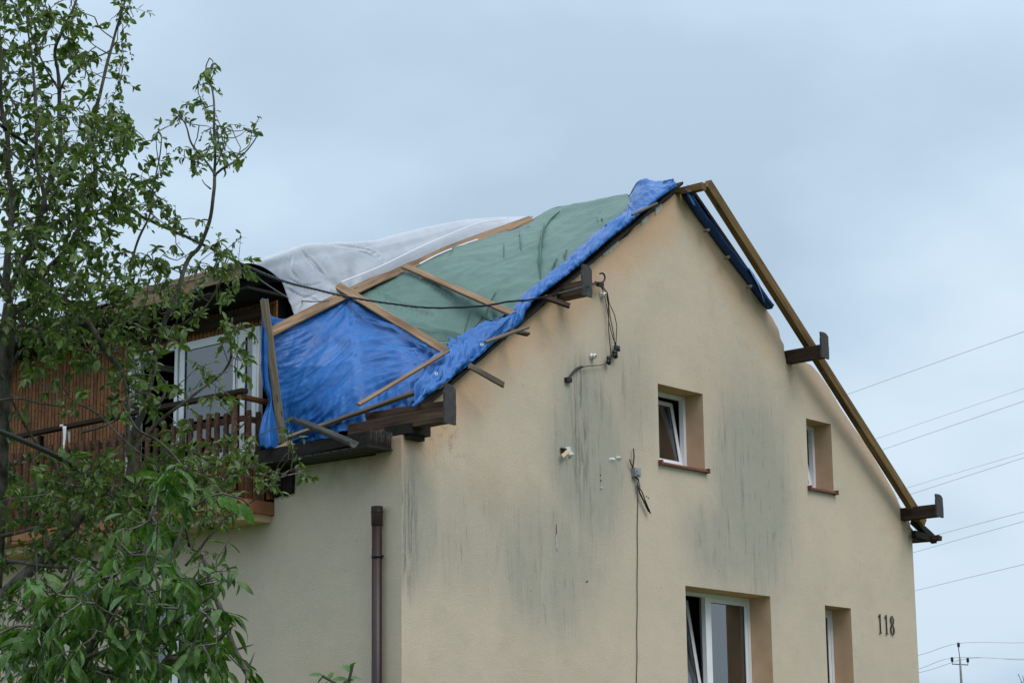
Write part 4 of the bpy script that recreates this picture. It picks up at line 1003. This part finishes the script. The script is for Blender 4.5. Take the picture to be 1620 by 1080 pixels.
# hanging cable loop with connectors
hl = empty('hanging_wires', gY(960,500,-.03), 'bundle of thin black wires with lumpy connectors hanging from the hook', 'wires')
T0 = -hl.location
for L_ in ([(950,452),(958,462),(962,480),(963,500),(963,520),(965,545),(967,565)], [(951,452),(960,465),(963,482),(966,505),(971,530),(973,546)], [(952,451),(961,463),(964,480),(972,497),(976,515),(975,535),(974,550)], [(951,453),(957,470),(961,490),(964,512),(970,535),(976,548)]):
    mb = MB(); mb.tube([gY(x, y, -.05-.02*rnd.random())+T0 for x, y in L_], .006, 5); mb.build('wire', MT['cable'], hl, True)
for (x, y) in ((976,551),(973,560),(963,570)):
    mb = MB(); c = gY(x, y, -.06)+T0
    for k in range(3):
        a = rnd.uniform(0, 3); v = Vector((math.cos(a), 0, math.sin(a)*.7)).normalized()
        mb.tube([c-v*.06, c-v*.035, c+v*.035, c+v*.06], [.012,.026,.026,.012], 7)
    mb.build('connector', MT['iron'], hl, True)
mb = MB(); mb.tube([p+T0 for p in catm([gY(x, y, -.05) for x, y in ((961,572),(952,577),(938,578),(922,580))], 20)], .007, 5); mb.build('wire', MT['greycable'], hl, True)
mb = MB(); mb.tube([p+T0 for p in catm([gY(x, y, -.03) for x, y in ((921,580),(913,583),(906,590),(899,600))], 16)], [.017]*15+[.02], 7); mb.build('wire_sleeve', MT['iron'], hl, True)
mb = MB(); mb.box(gY(899,601,-.05)+T0-Vector((.02,.0,.02)), gY(899,601,0)+T0+Vector((.02,0,.02))); mb.build('clamp', MT['iron'], hl)
for (x, y, lab) in ((935.5,564,'white ceramic insulator on the gable just left of the wire connectors'), (951,467,'small white ceramic insulator just below the iron hook')):
    c = gY(x, y, 0); e_ = empty('insulator', c, lab, 'insulator', 'wall insulators'); mb = MB()
    mb.tube([(0,0,0),(0,-.02,0),(0,-.022,0),(0,-.045,0),(0,-.05,0),(0,-.07,0)], [.042,.040,.026,.026,.036,.030], 14); mb.build('body', MT['porc'], e_, True)
    mb = MB(); mb.tube([(0,-.068,0),(0,-.085,0)], .010, 7); mb.build('bolt', MT['gutter'], e_)
# junction box with torn wires, and the thin wire below it
jb = empty('junction_box', gY(1003,748,0), 'small grey junction box with torn rusty wires left of the square window', 'electrical box'); T0 = -jb.location
mb = MB(); a = gY(998.5,740,0)+T0; b = gY(1008,755,0)+T0; mb.box((a.x,-.07,b.z),(b.x,0,a.z)); mb.box((a.x+.02,-.085,b.z+.02),(b.x-.03,-.07,a.z-.03)); mb.build('box', MT['boxgrey'], jb)
for L_ in ([(1001,740),(1002,733),(1003,722),(1002,709)], [(1001,739),(998,733),(996,726)]):
    mb = MB(); mb.tube([gY(x, y, -.04)+T0 for x, y in L_], .010, 5); mb.build('rusty_wire', MT['rust'], jb, True)
for L_ in ([(1006,755),(1010,757),(1011,765),(1010,772),(1014,782),(1018,790),(1023,800),(1029,812)], [(1007,755),(1010,760),(1011,770),(1016,778),(1021,792),(1027,806),(1029,811)], [(1010,768),(1012,780),(1019,794),(1026,809)]):
    mb = MB(); mb.tube([gY(x, y, -.05)+T0 for x, y in L_], .008, 5); mb.build('wire', MT['cable'], jb, True)
mb = MB(); mb.tube([gY(1010,763,-.045)+T0, gY(1010,770,-.045)+T0, gY(1011,776,-.045)+T0], [.02,.028,.012], 8); mb.build('tape', MT['greycable'], jb, True)
wp = [gY(x, y, -.012) for x, y in ((1009.5,770),(1009,800),(1008.2,840),(1008.6,870),(1008,920),(1008.3,960),(1007.5,1000),(1008,1040),(1007,1082))]
wp.append(Vector((wp[-1].x,-.012,.3)))
cable('vertical_wire', wp, .005, 'cable', 'thin dark wire running straight down the gable below the junction box', 'wire')
# holes and torn plaster
def splat(px, py, r, mt, name, n=11, y=-.006, sx=1.5, lift=.02):
    c = gY(px, py, y); vs = [(c.x, y-lift, c.z)]
    for k in range(n):
        a = 2*math.pi*k/n; q = r*rnd.uniform(.55,1.15); vs.append((c.x+math.cos(a)*q*sx, y+.004, c.z+math.sin(a)*q))
    mb = MB(); mb.add(vs, [(0,1+k,1+(k+1) % n) for k in range(n)]); return mb.build(name, MT[mt], house)
splat(898,716,.085,'foam','torn_plaster'); splat(892,712,.05,'dark','wall_hole', y=-.020, lift=.004); splat(903,719,.038,'foam','torn_plaster', y=-.02)
o = board('plaster_flake', gY(899,713,-.03), gY(890,721,-.06), .05, .008, (-.4,-.8,.2), MT['reveal'], house, jag=.02)
splat(969,727,.05,'foam','torn_plaster', sx=1.2); splat(979,724,.035,'foam','torn_plaster', sx=1.8); splat(951.5,772,.025,'foam','torn_plaster', sx=.8)
for (x, y) in ((951,760),(950,751),(1023,785),(1026,787),(928,920),(930,919),(1500,0)):
    if x < 1400: splat(x, y, .014, 'dark', 'wall_chip', n=7, lift=.003, y=-.003)
mb = MB(); mb.tube([gY(x, y, -.004) for x, y in ((879,846),(880,851),(879.5,856),(881,861),(880.5,866),(882,872))], [.003,.010,.006,.012,.007,.003], 5); mb.build('plaster_crack', MT['foam'], house)
mb = MB(); mb.tube([gY(x, y, -.003) for x, y in ((881,828),(880,834),(880.5,840),(879.5,846))], [.002,.005,.006,.004], 5); mb.build('plaster_crack', MT['dark'], house)
# white ribbon tied to the handrail
mb = MB(); P_ = [[on(99+1*k, 674, 0, -.57) for k in range(0,7,2)], [on(100+1*k, 690, 0, -.58) for k in range(0,5,1)], [on(99+.8*k, 711, 0, -.58) for k in range(0,4,1)]]
sheet(mb, rotate_loft(P_, 6, 14)); P_ = [[on(107+1*k, 682, 0, -.50) for k in range(0,6,2)], [on(109+1*k, 700, 0, -.49) for k in range(0,3,1)]]
sheet(mb, rotate_loft(P_, 6, 8)); mb.box(on(98,671,0,-.57), on(107,677,0,-.44)); tag(finish_tarp(mb.build('ribbon', MT['ribbon'])), 'white ribbon tied over the balcony handrail at the far left', 'ribbon')

# ------------------------------------------------------------------ power lines and pole
LINES = [((1330,627),(1620,524),'topmost power line right of the roof, alone above the others'), ((1373,698),(1620,614),'second power line from the top, upper of the first close pair'),
 ((1384,715),(1620,634),'third power line from the top, lower of the first close pair'), ((1422,775),(1620,716),'fourth power line from the top, upper of the middle pair'),
 ((1429,785),(1620,723.5),'fifth power line from the top, lower of the middle pair'), ((1477,847),(1620,809),'sixth power line from the top, just right of the lower purlin end'),
 ((1443,874),(1620,824),'seventh power line from the top, meeting the wall corner below the eave'), ((1446,934),(1620,892),'lowest thick power line, alone well below the eave')]
for i, (a, b, lab) in enumerate(LINES):
    sx = (b[1]-a[1])/(b[0]-a[0]); P = []
    for k in range(13):
        x = a[0]-260+(1950-a[0]+260)*k/12; y = a[1]+sx*(x-a[0]); y += 2.0*((x-(a[0]+b[0])/2)/145)**2*.25
        P.append(at(x, y, 150-85*k/12*.8))
    cable('power_line', P, .009 if i in (1,3) else .012, 'wire', lab, 'power line', n=40, seg=5, grp='high power lines beside the house')
pole_d = 150.
PB = at(1521,1080,pole_d); base = Vector((PB.x, PB.y, 0))
pl = empty('utility_pole', base, 'distant grey concrete utility pole with crossarm at the lower right', 'utility pole'); T0 = -base
tp = at(1518.5,1040,pole_d)
mb = MB(); b0 = Vector((base.x, base.y, 0)); mb.tube([b0+T0, at(1521,1080,pole_d)+T0, tp+T0], [.2,.085,.065], 10); mb.build('mast', MT['concrete'], pl, True)
mb = MB(); mb.tube([at(1506.5,1049.5,pole_d)+T0, at(1531,1051,pole_d)+T0], .035, 6); mb.build('crossarm', MT['iron'], pl)
mb = MB(); mb.tube([tp+T0, at(1517,1030,pole_d)+T0, at(1516.5,1024,pole_d)+T0], .03, 6); mb.build('top_bracket', MT['iron'], pl)
for (x, y) in ((1516.4,1019.5),(1506.2,1042.5),(1531,1043.5)):
    c = at(x, y, pole_d)+T0; mb = MB(); mb.tube([c+Vector((0,0,.16)), c+Vector((0,0,.10)), c-Vector((0,0,.10)), c-Vector((0,0,.16))], [.06,.10,.085,.05], 10); mb.tube([c-Vector((0,0,.16)), c-Vector((0,0,.34))], .018, 5); mb.build('insulator', MT['iron'], pl, True)
for (a, m_, b, lab) in (((1400,1046),(1516,1017),(1700,1013),'faint wire over the top insulator of the distant pole'), ((1400,1069),(1506,1040),(1700,1041),'faint wire over the left insulator of the distant pole'), ((1400,1074),(1531,1041),(1700,1043),'faint wire over the right insulator of the distant pole')):
    cable('pole_wire', [at(*a, 170), at((a[0]+m_[0])/2, (a[1]+m_[1])/2+3, 160), at(*m_, pole_d), at((m_[0]+b[0])/2, (m_[1]+b[1])/2+1, 165), at(*b, 180)], .016, 'wire', lab, 'wire', n=30, seg=5, grp='wires of the distant pole')

# ------------------------------------------------------------------ trees
def leaf_geo(L_, w, fold=.35, curl=.3, n=4):
    """one leaf: petiole at origin, blade along +x, folded on its midrib"""
    vs = []; fs = []
    for i in range(n+1):
        u = i/n; hw = w*.5*math.sin(math.pi*min(1, u*.93+.05))**.8*(1 if u < 1 else 0); z = -curl*L_*u*u
        vs += [(L_*u, -hw, z+hw*fold), (L_*u, 0, z), (L_*u, hw, z+hw*fold)]
    for i in range(n):
        a = 3*i; fs += [(a,a+3,a+4,a+1), (a+1,a+4,a+5,a+2)]
    return np.array(vs), fs
class Foliage:
    def __init__(s): s.v = []; s.f = []; s.n = 0
    def add(s, geo, P, D, up, sc):
        vs, fs = geo; x = D.normalized(); y = up.cross(x); y = y.normalized() if y.length > 1e-4 else x.orthogonal().normalized(); z = x.cross(y)
        M_ = np.array([x, y, z])*sc; s.v.append(vs @ M_+np.array(P)); s.f += [tuple(s.n+i for i in f) for f in fs]; s.n += len(vs)
def rv(r): return Vector((r.gauss(0,1), r.gauss(0,1), r.gauss(0,1))).normalized()

def make_tree(rootloc, label, cat, branches, clusters, depth0, depthv, leafsize, leaf_aspect, mat, seed, nleaf_objs, leaves_per, spread, droop, trunk=None, twig_r=.0028, geos=None, dens=1.):
    r = random.Random(seed); T0 = -Vector(rootloc)
    tr_ = empty('tree' if cat == 'tree' else 'broken_branch', rootloc, label, cat)
    nodes = []
    if trunk:
        mb = MB(); mb.tube([p+T0 for p, _ in trunk], [q for _, q in trunk], 12); mb.build('trunk', MT['bark'], tr_, True)
    for bi, (pts, r0, r1, dd) in enumerate(branches):
        P_ = [at(x, y, depth0+dd+(depthv*.3*noise.noise(Vector((bi*3.3, i*.4, 1.))) )) for i, (x, y) in enumerate(pts)]
        n = max(8, len(pts)*5); C2 = catm(P_, n)
        C2 = [c+Vector((noise.noise(c*3), noise.noise(c*3+Vector((7,7,7))), noise.noise(c*3+Vector((3,1,3)))))*.035 for c in C2]
        rad = [r0+(r1-r0)*i/(n-1) for i in range(n)]
        rad = [q*(1+.18*noise.noise(c*9)) for q, c in zip(rad, C2)]
        mb = MB(); mb.tube([c+T0 for c in C2], rad, 8 if r0 > .02 else 6); mb.build('branch', MT['bark'], tr_, True)
        nodes += C2
    NA = np.array([tuple(n_) for n_ in nodes])
    tw = MB(); fo = []; 
    TG = []
    for (cx, cy, rx, ry, cnt, ls) in clusters:
        for _ in range(int(cnt*dens)):
            a = r.uniform(0, 6.283); q = math.sqrt(r.random()); x, y = cx+math.cos(a)*q*rx, cy+math.sin(a)*q*ry
            P = at(x, y, depth0+r.gauss(0, depthv)); TG.append((float(((NA-np.array(P))**2).sum(1).min()), P, x, y, ls))
    TG.sort(key=lambda q: q[0])
    buf = np.zeros((len(nodes)+len(TG)*3, 3)); buf[:len(nodes)] = NA; cntn = len(nodes)
    if True:
        for _, P, x, y, ls in TG:
            d2 = ((buf[:cntn]-np.array(P))**2).sum(1); j = int(np.argmin(d2)); Q = Vector(buf[j]); dist = math.sqrt(d2[j])
            # keep twigs short: pull far clusters towards the branch in depth only
            if dist > .5:
                dq = dep(Q); P = at(x, y, dq+r.uniform(-.35,.35)); dist = (P-Q).length
            mid = Q.lerp(P, .5)+rv(r)*dist*.15-Vector((0,0,1))*dist*.08
            path = [Q, Q.lerp(mid, .6)+rv(r)*dist*.04, mid, mid.lerp(P, .55)+rv(r)*dist*.05, P]
            if dist > .03: tw.tube([p+T0 for p in path], [twig_r*1.5, twig_r*1.4, twig_r*1.2, twig_r, twig_r*.7], 4, cap=False)
            for q_ in (path[2], path[3], P): buf[cntn] = tuple(q_); cntn += 1
            dirv = (P-mid).normalized() if dist > .05 else rv(r)
            dirv = (dirv+Vector((0,0,.55 if not droop else -.5))).normalized(); ln = spread*r.uniform(.6, 1.4)
            tip = P+dirv*ln; tw.tube([P+T0, tip+T0], [twig_r*.7, twig_r*.3], 4, cap=False)
            k_ = max(2, int(leaves_per*r.uniform(.5, 1.4)))
            for k in range(k_):
                t = r.random()*1.15; b = P+dirv*ln*t-dirv*ln*.15
                D = (rv(r)+dirv*.6+Vector((0,0,-1))*droop).normalized()
                up = (rv(r)*.8+Vector((0,0,1))).normalized()
                fo.append((b, D, up, ls*(.4+1.1*r.random()**1.2)*leafsize))
    if geos is None:
        geos = [leaf_geo(1., leaf_aspect*a, f, c) for a, f, c in ((1,.3,.25),(.8,.7,.1),(1.1,.15,.5),(.6,1.2,.35))]
    fo.sort(key=lambda q: -q[3]/dep(q[0]))
    lm = []
    for g_ in geos:
        me = bpy.data.meshes.new('leaf'); me.from_pydata([tuple(v) for v in g_[0]], [], g_[1]); me.materials.append(mat); me.polygons.foreach_set('use_smooth', [True]*len(me.polygons)); lm.append(me)
    vis = [q for q in fo]; picked = []
    rest = Foliage()
    for q in vis:
        b, D, up, sc = q; v = b-CC; d = v.dot(CF); px = 810+FPX*v.dot(CR)/d; py = 540-FPX*v.dot(CU)/d
        if len(picked) < nleaf_objs and 3 < px < 1617 and 3 < py < 1077:
            picked.append(q); me = lm[r.randrange(len(lm))]
            o = bpy.data.objects.new('leaf', me); COL.objects.link(o); o.parent = tr_
            x = D; y = up.cross(x).normalized(); z = x.cross(y)
            m = Matrix(((x.x,y.x,z.x,0),(x.y,y.y,z.y,0),(x.z,y.z,z.z,0),(0,0,0,1)))
            o.location = b+T0; o.rotation_euler = m.to_euler(); o.scale = (sc,)*3
        else:
            rest.add(geos[r.randrange(len(geos))], b+T0, D, up, sc)
    tag(tw.build('twigs', MT['bark'], tr_), kind='stuff')
    me = bpy.data.meshes.new('foliage'); V_ = np.concatenate(rest.v); me.from_pydata(V_.tolist(), [], rest.f); me.polygons.foreach_set('use_smooth', [True]*len(me.polygons))
    tag(link('foliage', me, mat, tr_), kind='stuff')
    return tr_

D1 = 16.
root1 = at(-40,1000,D1); root1 = Vector((root1.x, root1.y, 0))
K = D1/3572.   # metres per photo pixel at that distance
trunk = [(root1, .13), (at(-30,1300,D1), .12), (at(-20,1000,D1), .085), (at(-6,800,D1), .075), (at(3,620,D1), .065), (at(12,520,D1), .055), (at(17,480,D1), .05)]
BR = [
 ([(17,480),(25,440),(45,390),(67,333),(83,277),(93,220),(93,147),(93,80),(103,50),(118,10),(125,-30)], .026, .008, 0),
 ([(10,520),(8,460),(12,400),(20,320),(10,220),(0,120),(-5,20)], .028, .010, -.3),
 ([(17,500),(50,470),(70,430),(110,390),(140,330),(150,260),(148,190),(160,147),(170,100),(180,60),(190,20),(199,-10)], .026, .008, .3),
 ([(93,147),(103,125),(127,103),(140,93),(167,83),(178,68)], .009, .005, 0), ([(93,143),(75,110),(60,80),(40,40)], .010, .005, -.2),
 ([(67,333),(63,267),(57,200),(53,160),(48,100),(40,30)], .016, .006, -.4), ([(178,65),(155,45),(147,30)], .006, .004, .3), ([(170,87),(150,70),(140,62)], .005, .003, .3),
 ([(230,640),(240,600),(245,567),(255,520),(275,475),(291,430),(302,408),(318,390),(330,353),(340,300),(341,280)], .021, .011, 0),
 ([(341,280),(339,233),(340,180),(333,133),(328,110),(333,93)], .011, .004, 0), ([(341,280),(352,268),(367,257),(387,233),(403,213)], .010, .004, .1), ([(341,280),(320,252),(303,227),(295,197),(282,178)], .010, .004, -.1),
 ([(343,262),(352,230),(356,200)], .006, .003, 0), ([(335,300),(326,292),(322,286)], .006, .003, 0),
 ([(170,520),(180,483),(200,450),(213,407),(222,370),(232,345),(240,310),(245,293),(250,260),(255,217)], .014, .005, .2),
 ([(60,430),(78,450),(100,470),(120,492),(138,508),(160,540),(175,565),(190,590),(200,625),(205,670),(203,720)], .022, .014, -.2),
 ([(17,500),(60,530),(100,550),(150,555),(190,556)], .012, .006, -.3), ([(203,640),(235,650),(255,632),(262,600)], .016, .010, 0),
 ([(230,640),(215,690),(205,740),(195,790)], .026, .03, 0), ([(203,720),(240,680),(284,640),(333,605),(355,583),(367,564),(367,530),(368,505)], .016, .006, -.2),
 ([(255,520),(285,480),(315,450),(340,420),(352,400),(372,396)], .011, .005, 0), ([(245,567),(285,520),(320,490),(345,450),(360,420)], .010, .005, .2),
 ([(130,680),(165,670),(200,655),(220,680),(250,700),(290,745)], .010, .008, -.4), ([(120,630),(150,645),(200,700),(240,735)], .010, .006, -.5),
 ([(0,630),(30,630),(60,636),(100,640)], .010, .006, -.4), ([(0,560),(-10,640),(0,700),(20,760)], .03, .02, .2),
 ([(137,802),(170,780),(200,800),(250,790)], .012, .010, 0), ([(195,790),(252,738),(290,711),(333,728),(358,698),(382,679),(395,662)], .013, .005, .2),
 ([(290,900),(352,823),(400,790),(422,774),(461,742),(476,738)], .010, .005, -.3), ([(461,742),(463,715),(458,690),(455,672)], .004, .002, -.3), ([(461,744),(485,742),(498,738)], .004, .002, -.3),
 ([(300,860),(298,800),(310,760),(335,735)], .012, .008, 0), ([(0,851),(30,842),(60,828),(90,815)], .018, .010, -.2), ([(-10,892),(70,895),(155,900),(197,900),(240,905)], .018, .008, -.3),
 ([(30,560),(10,610),(60,700),(110,760),(150,770)], .012, .008, .4), ([(90,960),(110,920),(120,880)], .01, .006, -.2),
 ([(0,380),(40,350),(80,330)], .01, .005, -.4), ([(0,230),(30,250),(60,270),(90,300)], .01, .005, -.3), ([(0,130),(25,170),(35,210)], .009, .005, .2), ([(8,460),(-30,380),(-60,280),(-80,160),(-85,60),(-80,0)], .022, .007, .2), ([(3,600),(-40,540),(-80,450),(-100,380)], .016, .006, -.3), ([(-6,800),(-50,740),(-80,650),(-85,580)], .016, .006, .2), ([(5,20),(20,-30),(30,-80)], .010, .005, 0),
]
CL = [ # cx, cy, rx, ry, clusters, leaf scale
 (-70,60,60,80,30,1.), (-80,220,60,90,34,1.), (-70,400,60,90,34,1.), (-70,560,50,70,22,1.), (-60,720,50,80,24,1.), (30,-50,90,40,26,1.), (150,-50,60,30,10,1.), (30,60,55,70,58,1.), (40,180,60,70,62,1.), (35,300,60,70,72,1.), (50,420,75,70,85,1.05), (110,260,45,60,42,1.), (150,200,55,50,50,1.), (175,215,42,38,26,.95), (110,350,70,60,62,1.05), (170,310,45,45,36,1.),
 (100,430,70,50,52,1.05), (120,60,25,45,20,1.), (130,110,30,30,12,1.), (190,20,20,28,12,.9), (192,75,12,45,10,.85), (185,120,12,25,5,.8), (95,15,35,25,16,1.), (60,10,50,20,12,1), (200,330,25,25,8,1.),
 (333,103,9,14,5,.75), (322,130,14,8,4,.8), (325,165,12,10,4,.8), (288,185,14,12,6,.75), (338,215,18,28,13,.8), (312,250,14,18,9,.9), (350,240,14,20,7,.8), (375,240,12,10,3,.8), (397,210,10,12,4,.7), (358,200,8,10,2,.6),
 (253,212,7,10,3,.7), (228,285,18,20,9,.9), (248,310,16,22,9,.9), (225,330,18,12,5,.8), (255,260,12,25,6,.8), (275,360,12,20,5,.9), (310,372,14,25,3,.9), (345,395,32,22,8,.9), (300,410,24,20,4,.9),
 (195,430,35,38,22,1.1), (230,400,28,25,11,1.), (260,440,30,25,13,1.), (345,440,38,26,13,1.), (300,480,45,30,15,1.), (160,480,45,35,24,1.1), (220,500,40,30,18,1.1), (375,420,15,18,7,1.),
 (60,530,60,35,34,1.1), (140,545,60,30,32,1.15), (220,565,40,30,18,1.1), (262,530,25,25,7,1.1), (60,595,55,20,9,1.1), (190,615,32,40,14,1.1), (120,625,45,18,4,1.1), (30,660,25,20,3,1.), (235,640,22,30,7,1.1),
 (375,545,26,38,15,1.), (310,590,35,18,5,1.), (345,625,26,18,6,1.), (290,620,16,16,4,1.),
 (50,755,60,35,22,1.1), (140,755,70,42,46,1.15), (225,735,60,42,38,1.15), (300,700,45,40,13,1.15), (300,750,70,30,22,1.15), (60,800,70,45,44,1.1), (160,800,80,45,62,1.15), (250,790,70,45,54,1.15), (340,760,50,40,26,1.1),
 (380,700,30,30,8,1.), (395,730,22,20,5,1.), (425,755,20,18,5,.9), (462,700,14,18,5,.8), (478,745,20,10,4,.8), (30,870,40,30,18,1.), (40,960,50,50,28,1.), (110,930,50,60,20,.95), (30,1040,35,40,16,1.), (90,870,50,30,16,1.), (330,810,40,30,14,1.1), (335,890,25,30,10,.9), (130,860,60,30,20,1.1), (220,860,60,35,28,1.1), (40,500,50,30,26,1.1), (90,480,50,30,22,1.1),
]
make_tree(root1, 'dense leafy apple tree covering the left edge and the balcony', 'tree', BR, CL, D1, .5, .056, .56, MT['leaf'], 7, 300, 10, .12, .15, trunk, dens=1.05)

# walnut tree in front, below: large drooping leaves
D2 = 11.5
root2 = at(120,1500,D2); root2 = Vector((root2.x, root2.y, 0))
WB = [ ([(90,1120),(130,1040),(190,960),(230,880),(250,800)], .03, .012, 0), ([(140,1040),(80,1000),(40,990),(-5,1010)], .014, .008, 0), ([(190,960),(260,900),(290,830),(300,790)], .014, .008, .2),
 ([(130,1040),(230,1010),(300,960),(340,930)], .012, .007, -.1), ([(130,1060),(220,1060),(300,1030),(345,1000)], .012, .007, .1), ([(200,950),(150,900),(110,880)], .010, .006, -.1), ([(250,1078),(262,1050),(300,1040),(330,1020),(367,985)], .013, .006, -.2) ]
WC = [ (60,960,60,30,12,1.), (110,930,60,35,20,1.05), (130,980,70,40,32,1.1), (60,1030,60,45,26,1.05), (210,900,50,40,20,1.), (180,930,60,40,24,1.05), (265,800,40,50,12,1.), (260,930,60,45,26,1.), (240,980,60,45,26,1.), (310,960,45,45,20,.9), (330,1000,40,40,20,.85), (200,1040,70,40,30,1.), (300,1040,60,35,22,.9), (120,1060,70,30,26,1.1), (285,770,30,30,7,1.), (235,850,50,30,10,1.), (375,1050,20,20,3,.8), (330,900,30,30,7,.8)]
wt_trunk = [(root2, .11), (at(105,1350,D2), .09), (at(100,1200,D2), .06), (at(90,1110,D2), .045)]
make_tree(root2, 'walnut sapling with large drooping leaves at the lower left', 'tree', WB, WC, D2, .35, .115, .34, MT['bigleaf'], 21, 300, 6, .12, .9, wt_trunk, .004, dens=.85)

# broken limbs, in front of the trees
def limb(pts, rr, d, label, bare=()):
    P_ = [at(x, y, d) for x, y in pts]; e_ = empty('broken_limb', P_[0], label, 'branch'); n = 40; C2 = catm(P_, n)
    C2 = [c+Vector((noise.noise(c*4), noise.noise(c*4+Vector((5,5,5))), noise.noise(c*4+Vector((2,9,2)))))*.02 for c in C2]
    mb = MB(); rad = [(rr[0]+(rr[1]-rr[0])*i/(n-1))*(1+.15*noise.noise(c*12)) for i, c in enumerate(C2)]
    mb.tube([c-P_[0] for c in C2], rad, 10); mb.build('stem', MT['bark'], e_, True)
    m2 = MB()
    for (x, y, x2, y2, w) in bare:
        m2 = MB(); a, b = at(x, y, d-.08), at(x2, y2, d-.10); m2.tube([a-P_[0], a.lerp(b, .5)-P_[0]+Vector((0,0,.01)), b-P_[0]], [w, w*1.3, w*.3], 5); m2.build('stripped_wood', MT['grey_wood'], e_)
    for k in range(5):
        i = rnd.randrange(5, n-4); q = C2[i]; v = rv(rnd)*.12; m3 = MB(); m3.tube([q-P_[0], q+v*.5-P_[0], q+v-P_[0]], [.008,.006,.003], 5); m3.build('stub', MT['bark'], e_, True)
    return e_
limb([(-30,975),(0,943),(42,911),(84,865),(116,830),(137,800)], (.046,.030), 15.7, 'thick dark broken limb slanting up in front of the balcony edge', [(72,868,74,836,.010),(80,862,70,828,.006),(68,828,56,816,.007),(112,838,112,812,.008),(108,826,112,806,.005),(134,806,139,795,.010)])
limb([(428,1110),(401,1073),(369,1020),(352,978),(334,925),(319,880)], (.020,.013), 12.5, 'bare dark broken limb leaning left against the pale side wall', [(320,884,317,874,.012)])

# sprig at the lower centre
D3 = 12.
root3 = at(545,1200,D3); root3 = Vector((root3.x, root3.y, 0))
e3 = empty('sapling', root3, 'bright green leafy sapling tip at the bottom beside the downpipe', 'sapling'); T0 = -root3
for L_ in ([(548,1400),(546,1200),(540,1110),(530,1080),(510,1068)], [(542,1120),(548,1090),(556,1060),(558,1050)]):
    mb = MB(); mb.tube([at(x, y, D3)+T0 for x, y in L_], .008, 6); mb.build('stem', MT['bark'], e3, True)
mb = MB(); mb.tube([at(548,1400,D3)+T0, Vector((0,0,0))], [.012,.02], 8); mb.build('trunk', MT['bark'], e3, True)
g_ = leaf_geo(1., .42, .3, .3); lme = bpy.data.meshes.new('leaf'); lme.from_pydata([tuple(v) for v in g_[0]], [], g_[1]); lme.polygons.foreach_set('use_smooth', [True]*len(lme.polygons))
MT['brightleaf'] = leafmat('bright_leaf', (.045,.12,.02), (.075,.18,.028), (.14,.25,.05)); lme.materials.append(MT['brightleaf'])
for (x, y, x2, y2) in ((512,1070,496,1064),(512,1070,502,1078),(520,1075,524,1064),(525,1078,545,1070),(540,1084,552,1074),(552,1062,545,1050),(556,1056,559,1046),(553,1072,568,1070),(548,1080,560,1082),(518,1078,512,1086)):
    a = at(x, y, D3); b = at(x2, y2, D3+rnd.uniform(-.05,.05)); D = (b-a); s_ = D.length*1.4; D.normalize(); up = (CC-a).normalized()*.6+Vector((0,0,1))
    yv = up.cross(D).normalized(); zv = D.cross(yv); m = Matrix(((D.x,yv.x,zv.x,0),(D.y,yv.y,zv.y,0),(D.z,yv.z,zv.z,0),(0,0,0,1)))
    o = bpy.data.objects.new('leaf', lme); COL.objects.link(o); o.parent = e3; o.location = a+T0; o.rotation_euler = m.to_euler(); o.scale = (s_, s_*1.3, s_)
# a few yellow-edged leaves on a thin shoot near the balcony corner
e4 = empty('vine_shoot', at(352,770,13.2), 'shoot with big yellow-green leaves below the balcony corner', 'shoot'); T0 = -e4.location
mb = MB(); mb.tube([at(x, y, 13.2)+T0 for x, y in ((310,800),(330,785),(352,780),(385,790),(395,800))], .007, 6); mb.build('stem', MT['bark'], e4, True)
lm2 = lme.copy(); lm2.materials.clear(); lm2.materials.append(MT['brightleaf'])
for (x, y, x2, y2) in ((354,786,364,806),(364,788,376,812),(383,797,400,828),(380,797,389,818),(347,784,352,800)):
    a = at(x, y, 13.2); b = at(x2, y2, 13.15); D = b-a; s_ = D.length; D.normalize(); up = (CC-a).normalized(); yv = up.cross(D).normalized(); zv = D.cross(yv)
    m = Matrix(((D.x,yv.x,zv.x,0),(D.y,yv.y,zv.y,0),(D.z,yv.z,zv.z,0),(0,0,0,1))); o = bpy.data.objects.new('leaf', lm2); COL.objects.link(o); o.parent = e4; o.location = a+T0; o.rotation_euler = m.to_euler(); o.scale = (s_, s_*1.1, s_)

# distant tree whose crown just enters the lower right corner
D4 = 90.; r4 = at(1660,1100,D4); r4 = Vector((r4.x, r4.y, 0)); e5 = empty('tree', r4, 'distant dark treetop just entering the lower right corner', 'tree'); T0 = -r4
mb = MB(); mb.tube([Vector((0,0,0)), Vector((.1,0,3)), at(1650,1090,D4)+T0], [.3,.22,.06], 8)
for k in range(26): 
    a = at(1650,1180,D4)+T0; b = at(1600+rnd.uniform(8,90), 1090-rnd.uniform(0,30), D4+rnd.uniform(-1,1))+T0; mb.tube([a, a.lerp(b, .6)+rv(rnd)*.1, b], [.06,.03,.01], 4)
mb.build('trunk', MT['bark'], e5)
fo = Foliage(); g_ = leaf_geo(1., .5, .3, .3, 2)
for k in range(2600):
    x = 1655+rnd.gauss(0,26); y = 1150-abs(rnd.gauss(0,1))*35+rnd.uniform(0,120)
    if x < 1604+rnd.random()*8: continue
    fo.add(g_, at(x, max(y, 1064+abs(x-1625)*.3), D4+rnd.gauss(0,1))+T0, rv(rnd), rv(rnd), rnd.uniform(.08,.2))
me = bpy.data.meshes.new('foliage'); me.from_pydata(np.concatenate(fo.v).tolist(), [], fo.f); tag(link('foliage', me, MT['bigleaf'], e5), kind='stuff')
